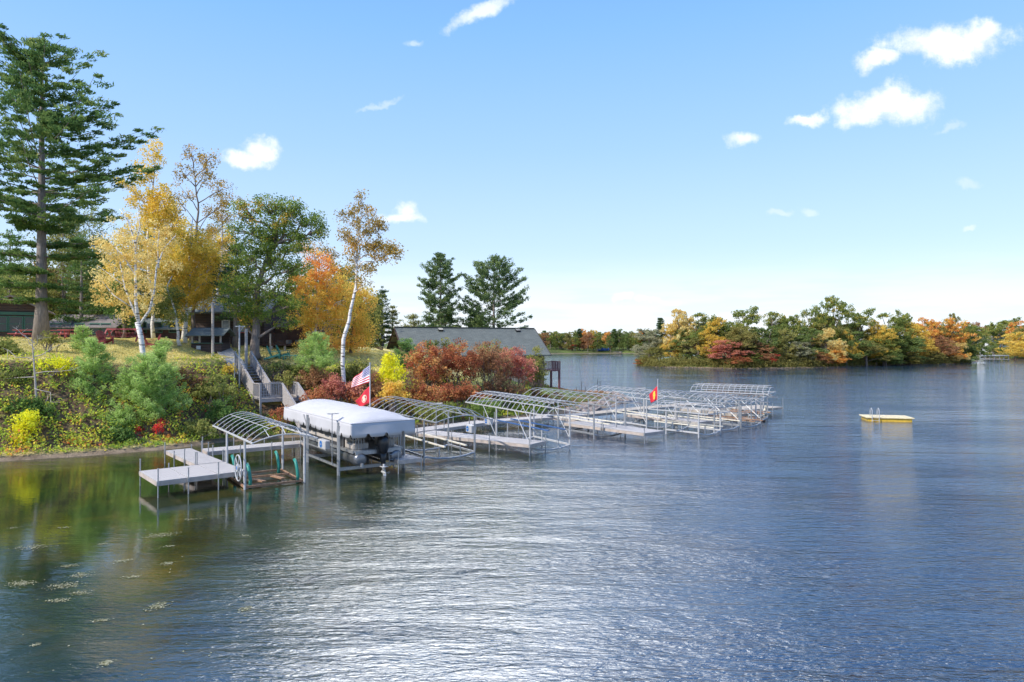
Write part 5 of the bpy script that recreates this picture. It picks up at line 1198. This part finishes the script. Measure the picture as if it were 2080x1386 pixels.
# ------------------------------------------------------------------ island and far shore
def tmpl_round(lm, seed, n=95, per=38, R_=1.0, trunk='bark', openness=0):
    """a unit-high tree: returns (trunk mesh, crown mesh)"""
    global rng
    sv = rng; rng = np.random.default_rng(seed); rd = random.Random(seed)
    lobes = []; cc = []
    for i in range(15):
        f = .16+.74*(i/14)**.9; a = rd.uniform(0,6.28); env = .50*math.sin(math.pi*min(1,.20+.72*f))**.75; rr = env*rd.uniform(.35,.75); r = env*rd.uniform(.42,.6)
        lobes.append((math.cos(a)*rr, math.sin(a)*rr, f+rd.uniform(-.02,.05), r))
    for (x,y,z,r) in lobes:
        k = int(n/7*(r/.2)**1.5)+3; u = rand_dirs(k)*(rng.random(k)[:,None]**.3); cc.append(np.array([x,y,z])+u*np.array([r,r,r*.42]))
    cc = np.concatenate(cc); cc = cc[cc[:,2] > .03]; cc[:,2] = np.minimum(cc[:,2], .975+.02*rng.random(len(cc)))
    V, T = clump_leaves(cc, .060*(.6+.8*rng.random(len(cc))), per, .026, .75, .6, .4)
    wd = MB(); wd.tube([(0,0,-.05),(.01,0,.3),(0,.01,.6),(.01,0,.85)], [.028,.02,.012,.004], 6)
    for (x,y,z,r) in lobes: wd.tube([(0,0,z*.55),(x*.6,y*.6,z*.85),(x,y,z)], [.009,.006,.003], 4, False)
    for k in range(14): q = cc[rng.integers(len(cc))]; wd.tube([(0,0,q[2]*.7),tuple(q)], [.005,.002], 3, False)
    c = fast_mesh('crown', V, 4, LM[lm], T); t = wd.build('trunk', M[trunk]); a, b_ = t.data, c.data
    bpy.data.objects.remove(c); bpy.data.objects.remove(t); rng = sv; return a, b_
def tmpl_pine(lm, seed):
    global rng
    sv = rng; rng = np.random.default_rng(seed); rd = random.Random(seed); wd = MB(); wd.tube([(0,0,-.05),(.004,0,.5),(0,0,1)], [.02,.013,.002], 6); cc = []; ow = []
    z = .14
    while z < .98:
        Rm = .21*(1.02-z)**.45*(1 if z > .35 else .8)*rd.uniform(.75,1.1)
        for k in range(5):
            az = rd.uniform(0,6.28); Lb = Rm*rd.uniform(.55,1.1); dx, dy = math.cos(az), math.sin(az); wd.tube([(0,0,z),(dx*Lb,dy*Lb,z+Lb*.2)], [.005,.001], 3, False)
            for j in range(4): s = .3+.7*(j+rd.random()*.6)/4; cc.append((dx*Lb*s+rd.uniform(-.01,.01), dy*Lb*s+rd.uniform(-.01,.01), z+Lb*s*.2)); ow.append((dx,dy,.2))
        z += .033*rd.uniform(.7,1.3)
    V, T = needles_clump(np.array(cc), np.full(len(cc), .032), 22, .035, .25, .5, .5, np.array(ow))
    c = fast_mesh('crown', V, 4, LM[lm], T); t = wd.build('trunk', M['pbark']); a, b_ = t.data, c.data
    bpy.data.objects.remove(c); bpy.data.objects.remove(t); rng = sv; return a, b_
TT_ = {}
def mute(name):                                      # island foliage: duller autumn tones
    m = LM[name].copy(); m.name = LM[name].name+'_dull'; r = [n for n in m.node_tree.nodes if n.type == 'VALTORGB'][0]
    for e_ in r.color_ramp.elements:
        c = e_.color; l = (.17,.17,.085); k = .25; e_.color = tuple(min(.8,(1.28,1.12,1.08)[i_]*(c[i_]*(1-k)+l[i_]*k)) for i_ in range(3))+(1,)
    return m
for lm in ('oak','olive','green','gold','maple','orange','lime','pink','red','grey','rust','birch','sumac'):
    LM['_'+lm] = mute(lm)
    TT_[lm] = [tmpl_round('_'+lm, 100+i+hash_) for i, hash_ in ((0, len(lm)*7), (1, len(lm)*13))]
TT_['pine'] = [tmpl_pine('redpine', 5), tmpl_pine('pine', 6)]
KN = dict(oak='olive-green oak', olive='dull olive tree', green='dark green tree', gold='golden birch', maple='yellow maple', orange='orange maple', lime='lime-yellow tree', pink='dusky wine-red tree', red='bright red maple', grey='silvery green willow', rust='russet tree', birch='pale gold birch', pine='dark pine', sumac='brick-red sumac')
KD = dict(oak='oak', olive='oak', green='broadleaf_tree', gold='birch', maple='maple', orange='maple', lime='broadleaf_tree', pink='dogwood', red='maple', grey='willow', rust='oak', birch='birch', pine='pine', sumac='sumac')
def far_tree(lm, px, top, base_d, rpx, label, group, dz=None, wfac=1.0):
    d = base_d; x = X(px, d); z = thz(x, d) if dz is None else dz; z = max(z, .1); H = Z(top, d)-z
    a, b_ = random.choice(TT_[lm]); t = tree_thing(KD[lm], label, (x,d,z), group)
    for n, m_ in (('trunk', a), ('crown', b_)): o = bpy.data.objects.new(n, m_); C.objects.link(o); o.parent = t
    half = .44 if lm != 'pine' else .19; sx = rpx/F*d/half; t.scale = (sx, sx, H); t.rotation_euler = (0,0,random.uniform(0,6.28)); return t
I = 'trees on the wooded island'
def idist(px, back):
    back = back*.6+.2
    return idist_(px, back)
def idist_(px, back): # depth from the shore at that column
    ys = np.interp(px, [1300,1500,1700,1900,1985], [743,748.5,746,740.5,738]); return CH*F/(ys-HZ)+back
isl = [ # kind, px, top py, radius px, metres behind the shore, what tells it
 ('grey',1320,668,30,5,'at the left tip of the island'),('sumac',1306,728,16,2,'low at the very tip of the island'),('lime',1336,700,20,3,'low beside the willow at the tip'),('pine',1342,644,16,9,'narrow, rising left of the tall gold birch'),
 ('maple',1364,690,16,3,'small and vivid, at the water near the island tip'),('birch',1378,624,26,10,'tall and thin, first high crown from the left'),('gold',1372,650,18,12,'behind the thin tall birch'),('green',1395,680,24,6,'dark, right of the small vivid yellow one'),
 ('oak',1425,634,34,14,'broad, left part of the island skyline'),('lime',1418,686,26,5,'low, second from the left tip'),('gold',1440,672,24,6,'low gold one in front of the broad oak'),('green',1405,650,26,18,'behind the low gold one'),
 ('gold',1455,645,26,14,'mid height right of the broad oak'),('oak',1512,622,34,20,'with ragged top above the wine-red one'),('pink',1482,690,36,4,'spreading low over the water in the island middle'),('lime',1510,664,26,12,'behind the wine-red one'),
 ('olive',1510,660,30,7,'right behind the low wine-red one'),('green',1558,662,28,8,'round and bluish, centre of the island'),('oak',1570,632,34,18,'broad, just left of the island centre'),('rust',1540,690,24,5,'dark russet one low at the waterside'),
 ('red',1564,716,14,3,'tiny and scarlet at the waterside'),('lime',1597,668,22,5,'upright, left of the silvery willow'),('grey',1622,694,24,3,'silvery and low, beside the upright lime one'),('oak',1610,640,28,18,'behind the upright lime one'),
 ('oak',1648,620,24,22,'dark, left shoulder of the highest pine'),('green',1640,664,30,9,'dark, left of the orange-gold birch'),('birch',1678,666,24,5,'orange-gold, by the water below the highest pine'),('orange',1694,706,22,3,'low at the feet of the orange-gold birch'),
 ('oak',1694,598,28,18,'highest of the island, with a windswept ragged top'),('olive',1690,640,36,16,'below the highest pine'),('gold',1718,672,18,9,'small yellow top right of the orange-gold birch'),('oak',1745,627,36,15,'broad, right of the highest pine'),
 ('green',1730,670,30,6,'dark, low right of the birch'),('gold',1780,650,26,8,'dull gold weeping one'),('olive',1760,690,30,4,'brownish low one right of the middle'),('oak',1805,634,36,14,'round one in the right half of the skyline'),
 ('oak',1836,629,18,20,'slim one sticking out of the right half'),('green',1832,676,36,6,'wide dark one low in the right half'),('gold',1852,655,24,9,'behind the wide dark one'),('oak',1795,676,28,6,'low dark green, left of the wide dark one'),
 ('orange',1878,645,20,12,'reddish, left part of the flaming group'),('maple',1886,700,16,3,'small vivid yellow at the water in the right half'),('orange',1925,646,32,8,'largest flaming orange crown'),('birch',1938,682,26,4,'gold one in front of the largest orange crown'),
 ('rust',1902,680,24,6,'dull red between yellow and orange'),('olive',1934,636,16,22,'little dark top above the orange crown'),('olive',1905,650,28,18,'behind the flaming group'),('green',1955,690,26,6,'dark, overhanging at the right end of the island'),
 ('oak',1968,654,28,14,'dark green at the right end'),('green',1965,660,26,14,'second from the right end'),('olive',1730,655,30,22,'back row right of the highest pine'),('green',1480,655,26,20,'back row above the wine-red one'),
 ('olive',1890,712,18,2,'low scrubby one beside the small vivid yellow'),('rust',1665,715,16,2,'low brown scrub under the birch'),('green',1800,712,26,2,'low dark one at the water right of centre'),('olive',1850,716,22,2,'low dull one at the water farther right'),
 ('olive',1590,716,18,2,'low dull one left of the silvery willow'),('oak',1530,716,16,2,'low one right of the wine-red tree'),('green',1720,716,20,2,'low dark one under the pine'),('sumac',1500,722,18,1.5,'low red one under the wine-red tree'),('green',1440,716,18,2.5,'low dark one near the left tip'),('olive',1640,718,14,2,'low one right of the silvery willow')]
for lm, px, top, rp_, back, where in isl:
    far_tree(lm, px, top, idist(px, back), rp_*(1.3 if lm != 'pine' else .95), KN[lm]+' on the island, '+where, I)
# shoreline scrub of the island
def scrub():
    cc = []; 
    P = island[:9]
    for a, b_ in zip(P[:-1], P[1:]):
        n = int(math.dist(a,b_)*30)
        for i in range(n):
            f = random.random(); x = a[0]+(b_[0]-a[0])*f; y = a[1]+(b_[1]-a[1])*f+random.uniform(.2,7); cc.append((x,y,max(0,thz(x,y))+random.random()**1.5*1.8))
    cc = np.array(cc); V, T = clump_leaves(cc, np.full(len(cc), .8), 12, .34, .6, .7)
    tag(fast_mesh('shoreline_scrub', V, 4, LM['_olive'], T*.8), 'brown and olive scrub along the island waterline', 'scrub', kind='stuff')
    P = [W(1130,842),W(1190,838),W(1240,826),W(1280,814),W(1262,804),W(1200,799),W(1150,792)]; cc = []
    for a, b_ in zip(P[:-1], P[1:]):
        for i in range(int(math.dist(a,b_)*10)):
            f = random.random(); L_ = math.dist(a,b_); o_ = random.uniform(1.6,4.5); x = a[0]+(b_[0]-a[0])*f-(b_[1]-a[1])/L_*o_; y = a[1]+(b_[1]-a[1])*f+(b_[0]-a[0])/L_*o_; cc.append((x,y,max(.1,thz(x,y))+.1*random.random()))
    cc = np.array(cc); V, T = clump_leaves(cc, np.full(len(cc), .3), 12, .13, .5, .5)
    tag(fast_mesh('point_vegetation', V, 4, LM['_rust'], T*.9), 'dry weeds on the rocky point behind the lifts', 'weeds', kind='stuff')
scrub()
# far shore across the bay
Fg = 'trees on the far shore across the bay'
kinds = ['oak','green','olive','olive','oak','green','rust','pine','gold','orange','green','oak']
spec = [(1092,679,'olive'),(1106,676,'rust'),(1118,680,'green'),(1130,672,'oak'),(1142,676,'green'),(1154,674,'olive'),(1163,692,'red'),(1168,684,'oak'),(1177,667,'pine'),(1186,668,'orange'),(1194,674,'rust'),(1205,670,'gold'),(1213,676,'oak'),(1220,684,'green'),(1231,673,'orange'),(1240,680,'green'),(1248,668,'pine'),(1258,668,'green'),(1266,672,'oak'),(1275,678,'green'),(1284,674,'olive'),(1292,676,'oak'),(1299,673,'orange'),(1306,670,'pine'),(1316,668,'green'),(1328,669,'oak')]
nth = ['first','second','third','fourth','fifth','sixth','seventh','eighth','ninth','tenth','eleventh','twelfth','thirteenth','fourteenth','fifteenth','sixteenth','seventeenth','eighteenth','nineteenth','twentieth','twenty-first','twenty-second','twenty-third','twenty-fourth','twenty-fifth','twenty-sixth']
for i, (px, top, lm) in enumerate(spec):
    far_tree(lm, px, top, 428+random.uniform(-5,10), 12+random.uniform(-1,3), '%s of the far shore front row, %s from the boathouse end' % (KN[lm], nth[i]), Fg)
for i in range(26):
    px = 1086+i*9.8; lm = random.choice(kinds); far_tree(lm, px, 674+random.uniform(-3,5), 452+random.uniform(-6,20), 13, 'tree in the back row of the far shore, half hidden by the front row', Fg+', back row')['label'] = '%s in the back row of the far shore' % KN[lm]
# wood beyond the boathouse roof on the left and filling behind everything
# right-hand shore beyond the island
Rg = 'trees on the shore at the right edge'
for lm, px, top, rp_, d, w_ in [('maple',2062,674,34,270,'big bright, at the right edge'),('oak',2035,650,30,285,'behind the bright yellow maple'),('olive',2012,664,26,300,'left of the white house'),('green',1996,672,20,305,'dark, left of the dock'),('orange',2070,652,24,300,'at the right edge, top row'),('rust',1990,655,26,320,'just past the island end'),('oak',2055,645,30,310,'top row behind the white house'),('green',2018,700,14,272,'low, beside the white house'),('gold',2085,690,28,258,'cut by the picture edge'),('olive',2100,655,34,290,'just outside the right edge'),('green',2005,712,12,275,'low, above the shelter dock'),('lime',2040,716,14,262,'low scrub by the shelter dock')]:
    far_tree(lm, px, top, d, rp_, KN[lm]+' '+w_, Rg)
# white house on the right shore
d = 292; x0 = X(2018,d); zb = 2.0
t, ro = gable_house('white gabled house peeping out of trees on the right-hand shore', 'house', (x0,d,zb), .2, 9.0, 8, Z(692,d)-zb, Z(680,d)-zb, M['shingle2'], M['wwhite'], True, .4)
for fx in (.25,.55,.8): window(t, 9*fx, 3.2, 1.2, 1.4, -.02, M['wwhite'], M['dglass'])
# shelter dock
xa, ya = W(1992,734); xb2, yb2 = W(2050,733); t = thing('boat_shelter', 'long pale roofed boat shelter on posts at the right-hand shore', 'boat shelter', (xa,ya,0), math.atan2(yb2-ya, xb2-xa)); Ls = math.dist((xa,ya),(xb2,yb2))
k = MB(); k.box(0,0,1.7,Ls,4,2.0); k.build('roof', M['conc'], t); k = MB(); k.box(0,-.3,.4,Ls,.8,.55); k.build('deck', M['deckw'], t)
for i in range(7): k = MB(); k.box(Ls*i/6-.1 if i else 0,.1,-.5,Ls*i/6+.1 if i < 6 else Ls,.3,1.698); k.build('post', M['alu'], t)
# far shore lift with blue cover and cabins
d = 430
def far_cabin(label, px, py, w_px, wallm):
    d = 446; x = X(px,d); zb = thz(x,d); w_ = w_px/F*d; gable_house(label, 'cabin', (x,d,zb), 0, w_, 6, 2.6, 4.2, M['shingle2'], wallm, False, .4)
far_cabin('small dark cabin on the far shore, left one', 1136, 700, 16, M['log']); far_cabin('small brown cabin on the far shore, middle one', 1178, 700, 18, M['brown']); far_cabin('small brown cabin on the far shore, right one', 1235, 700, 12, M['brown'])
x, y = W(1213, 717.6); t = thing('covered_lift', 'boat lift with bright blue cover at the far shore', 'boat lift', (x,y,0)); k = MB(); k.tube([(0,0,2.3),(7.5,0,2.3)], 1.2, 10); k.build('cover', M['bluec'], t)
for xx in (.5,7): 
    for yy in (-1,1): k = MB(); k.box(xx-.1,yy-.1,-.5,xx+.1,yy+.1,2.2); k.build('leg', M['white'], t)
for i, (pa_, pb2, lab) in enumerate([((1160,717.8),(1205,717.8),'long pale dock left of the blue-covered lift'),((1238,717.8),(1262,718),'short pale dock right of the blue-covered lift')]):
    a = W(*pa_); b_ = W(*pb2); dock(lab, 'far_dock', a, b_, 1.8, 3, z=.9, posts=False, skirt=.3)


# ------------------------------------------------------------------ sky, sun, camera
SUN_AZ, SUN_EL = (-0.80, -0.60), 40.0                # towards the sun: behind the camera, to the left
w = bpy.data.worlds.new('World'); bpy.context.scene.world = w; w.use_nodes = True; N = w.node_tree.nodes; L = w.node_tree.links
bg = N['Background']; sky = N.new('ShaderNodeTexSky'); sky.sky_type = 'NISHITA'; sky.sun_disc = False
sky.sun_elevation = R(SUN_EL); sky.sun_rotation = math.atan2(SUN_AZ[0], SUN_AZ[1]); sky.air_density = 1.0; sky.dust_density = .6; sky.ozone_density = 1.0
tc = N.new('ShaderNodeTexCoord'); sep = N.new('ShaderNodeSeparateXYZ'); L.new(tc.outputs['Generated'], sep.inputs[0])
def fac_noise(vec, scale, detail=6, rough=.6):
    n = N.new('ShaderNodeTexNoise'); n.inputs['Scale'].default_value = scale; n.inputs['Detail'].default_value = detail; n.inputs['Roughness'].default_value = rough
    L.new(vec, n.inputs['Vector']); return n
ydiv = math_('MAXIMUM', sep.outputs['Y'], .05)
cmb = N.new('ShaderNodeCombineXYZ'); L.new(math_('DIVIDE', sep.outputs['X'], ydiv), cmb.inputs[0]); L.new(math_('DIVIDE', sep.outputs['Z'], ydiv), cmb.inputs[1])
warp = fac_noise(cmb.outputs[0], 9, 5, .62); vsub = N.new('ShaderNodeVectorMath'); vsub.operation = 'SUBTRACT'; L.new(warp.outputs['Color'], vsub.inputs[0]); vsub.inputs[1].default_value = (.5,.5,.5)
vsc = N.new('ShaderNodeVectorMath'); vsc.operation = 'SCALE'; L.new(vsub.outputs[0], vsc.inputs[0]); vsc.inputs['Scale'].default_value = .075
wv = N.new('ShaderNodeVectorMath'); wv.operation = 'ADD'; L.new(cmb.outputs[0], wv.inputs[0]); L.new(vsc.outputs[0], wv.inputs[1])
clouds = [(1925,92,118,36,3,1.0),(1985,80,50,36,0,1.0),(1782,124,40,20,0,1.0),(1800,222,98,32,3,1.0),(1815,210,50,30,0,1.0),(1638,241,40,11,8,.8),(1510,284,32,16,0,.75),(1925,255,36,8,25,.3),
          (972,28,72,17,22,.7),(498,318,50,18,0,.95),(530,303,36,22,0,.95),(812,446,40,12,-4,.9),(822,434,22,20,0,.95),(842,80,18,7,0,.35),(775,200,42,6,5,.3),(1583,438,28,8,5,.35),(1650,428,22,8,0,.3),(1968,457,14,6,0,.4),(1972,360,18,12,0,.3),
          (1265,610,20,10,0,.8),(1310,612,24,9,0,.6),(1350,616,22,5,0,.5)]
fr = fac_noise(cmb.outputs[0], 26, 7, .68)
EDGE = math_('MULTIPLY', math_('SUBTRACT', fr.outputs[0], .5), 1.5)
dens = None
for px, py, rx, ry, rot, a in clouds:
    mp = N.new('ShaderNodeMapping'); mp.vector_type = 'TEXTURE'
    mp.inputs['Location'].default_value = ((px-CX)/F, (HZ-py)/F, 0); mp.inputs['Rotation'].default_value = (0,0,R(rot)); mp.inputs['Scale'].default_value = (rx/F*1.25, ry/F*1.25, 1)
    L.new(wv.outputs[0], mp.inputs[0]); ln = N.new('ShaderNodeVectorMath'); ln.operation = 'LENGTH'; L.new(mp.outputs[0], ln.inputs[0])
    v = math_('MULTIPLY', mrange(math_('ADD', ln.outputs[1], EDGE), .25, 1.10, 1., 0.), a); dens = v if dens is None else math_('MAXIMUM', dens, v)
dens = math_('MULTIPLY', dens, mrange(sep.outputs['Y'], .1, .3))
# unseen overbright cloud bank, added to whiten the lake's reflection; thin veils near the horizon
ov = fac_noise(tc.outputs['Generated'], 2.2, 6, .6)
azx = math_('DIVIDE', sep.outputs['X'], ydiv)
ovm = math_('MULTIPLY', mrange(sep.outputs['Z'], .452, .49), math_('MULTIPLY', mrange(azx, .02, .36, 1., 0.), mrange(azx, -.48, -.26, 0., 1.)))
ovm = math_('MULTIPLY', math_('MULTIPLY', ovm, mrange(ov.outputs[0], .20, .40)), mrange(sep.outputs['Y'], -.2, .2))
el = sep.outputs['Z']
# horizon whitening
mpv = N.new('ShaderNodeMapping'); mpv.inputs['Scale'].default_value = (4,4,30); L.new(tc.outputs['Generated'], mpv.inputs[0])
veil = fac_noise(mpv.outputs[0], 1.6, 5, .55)
hz = math_('MULTIPLY', mrange(el, .02, .13, 1., 0.), mrange(veil.outputs[0], .36, .58, .4, 1.))
gain = N.new('ShaderNodeMix'); gain.data_type = 'RGBA'; gain.blend_type = 'MULTIPLY'; gain.inputs[0].default_value = 1; L.new(sky.outputs[0], gain.inputs[6]); gain.inputs[7].default_value = (.55,.75,1.0,1)
rmp = N.new('ShaderNodeValToRGB'); L.new(el, rmp.inputs[0]); ce = rmp.color_ramp.elements
SK = [(0,(3.9,4.45,5.0)),(.06,(3.6,4.25,5.0)),(.14,(2.8,3.7,5.0)),(.27,(1.95,3.1,5.0)),(.42,(1.25,2.55,5.0)),(.62,(.6,1.6,4.2)),(1,(.35,1.05,3.2))]
ce[0].position = 0; ce[0].color = (*[c/5 for c in SK[0][1]],1); ce[1].position = 1; ce[1].color = (*[c/5 for c in SK[-1][1]],1)
for p_, c_ in SK[1:-1]: k_ = ce.new(p_); k_.color = (*[c/5 for c in c_],1)
rs = N.new('ShaderNodeVectorMath'); rs.operation = 'SCALE'; rs.inputs['Scale'].default_value = 5.0; L.new(rmp.outputs[0], rs.inputs[0])
m0 = N.new('ShaderNodeMix'); m0.data_type = 'RGBA'; m0.inputs[0].default_value = .85; L.new(gain.outputs[2], m0.inputs[6]); L.new(rs.outputs[0], m0.inputs[7])
m1 = N.new('ShaderNodeMix'); m1.data_type = 'RGBA'; L.new(hz, m1.inputs[0]); L.new(m0.outputs[2], m1.inputs[6]); m1.inputs[7].default_value = (4.35,4.6,4.85,1)
m2 = N.new('ShaderNodeMix'); m2.data_type = 'RGBA'; L.new(dens, m2.inputs[0]); L.new(m1.outputs[2], m2.inputs[6]); shade = fac_noise(cmb.outputs[0], 14, 5, .6); ccol = N.new('ShaderNodeMix'); ccol.data_type = 'RGBA'; L.new(mrange(shade.outputs[0], .35, .6), ccol.inputs[0]); ccol.inputs[6].default_value = (4.2,4.5,4.9,1); ccol.inputs[7].default_value = (5.3,5.35,5.4,1); L.new(ccol.outputs[2], m2.inputs[7])
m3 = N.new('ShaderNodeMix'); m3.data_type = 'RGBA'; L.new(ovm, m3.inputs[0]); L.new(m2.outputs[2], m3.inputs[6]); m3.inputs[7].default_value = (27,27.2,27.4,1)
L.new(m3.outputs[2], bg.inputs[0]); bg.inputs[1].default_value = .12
sl = bpy.data.lights.new('sun', 'SUN'); sl.energy = 2.5; sl.angle = R(.5); sl.color = (1,.94,.85); so = bpy.data.objects.new('sun', sl); C.objects.link(so)
sd = Vector((SUN_AZ[0]*math.cos(R(SUN_EL)), SUN_AZ[1]*math.cos(R(SUN_EL)), math.sin(R(SUN_EL)))); so.rotation_euler = sd.to_track_quat('Z', 'Y').to_euler()
cam = bpy.data.cameras.new('camera'); cam.lens = 24; cam.sensor_width = 36; cam.sensor_fit = 'HORIZONTAL'; cam.clip_start = .1; cam.clip_end = 6000; co = bpy.data.objects.new('camera', cam); C.objects.link(co)
co.location = (0,0,CH); co.rotation_euler = (R(90)+math.atan((HZ-693)/F), 0, 0)
sc = bpy.context.scene; sc.camera = co
sc.view_settings.view_transform = 'Standard'; sc.view_settings.look = 'None'; sc.view_settings.exposure = 1.0; sc.view_settings.gamma = 1
sc.cycles.max_bounces = 6; sc.cycles.transparent_max_bounces = 4
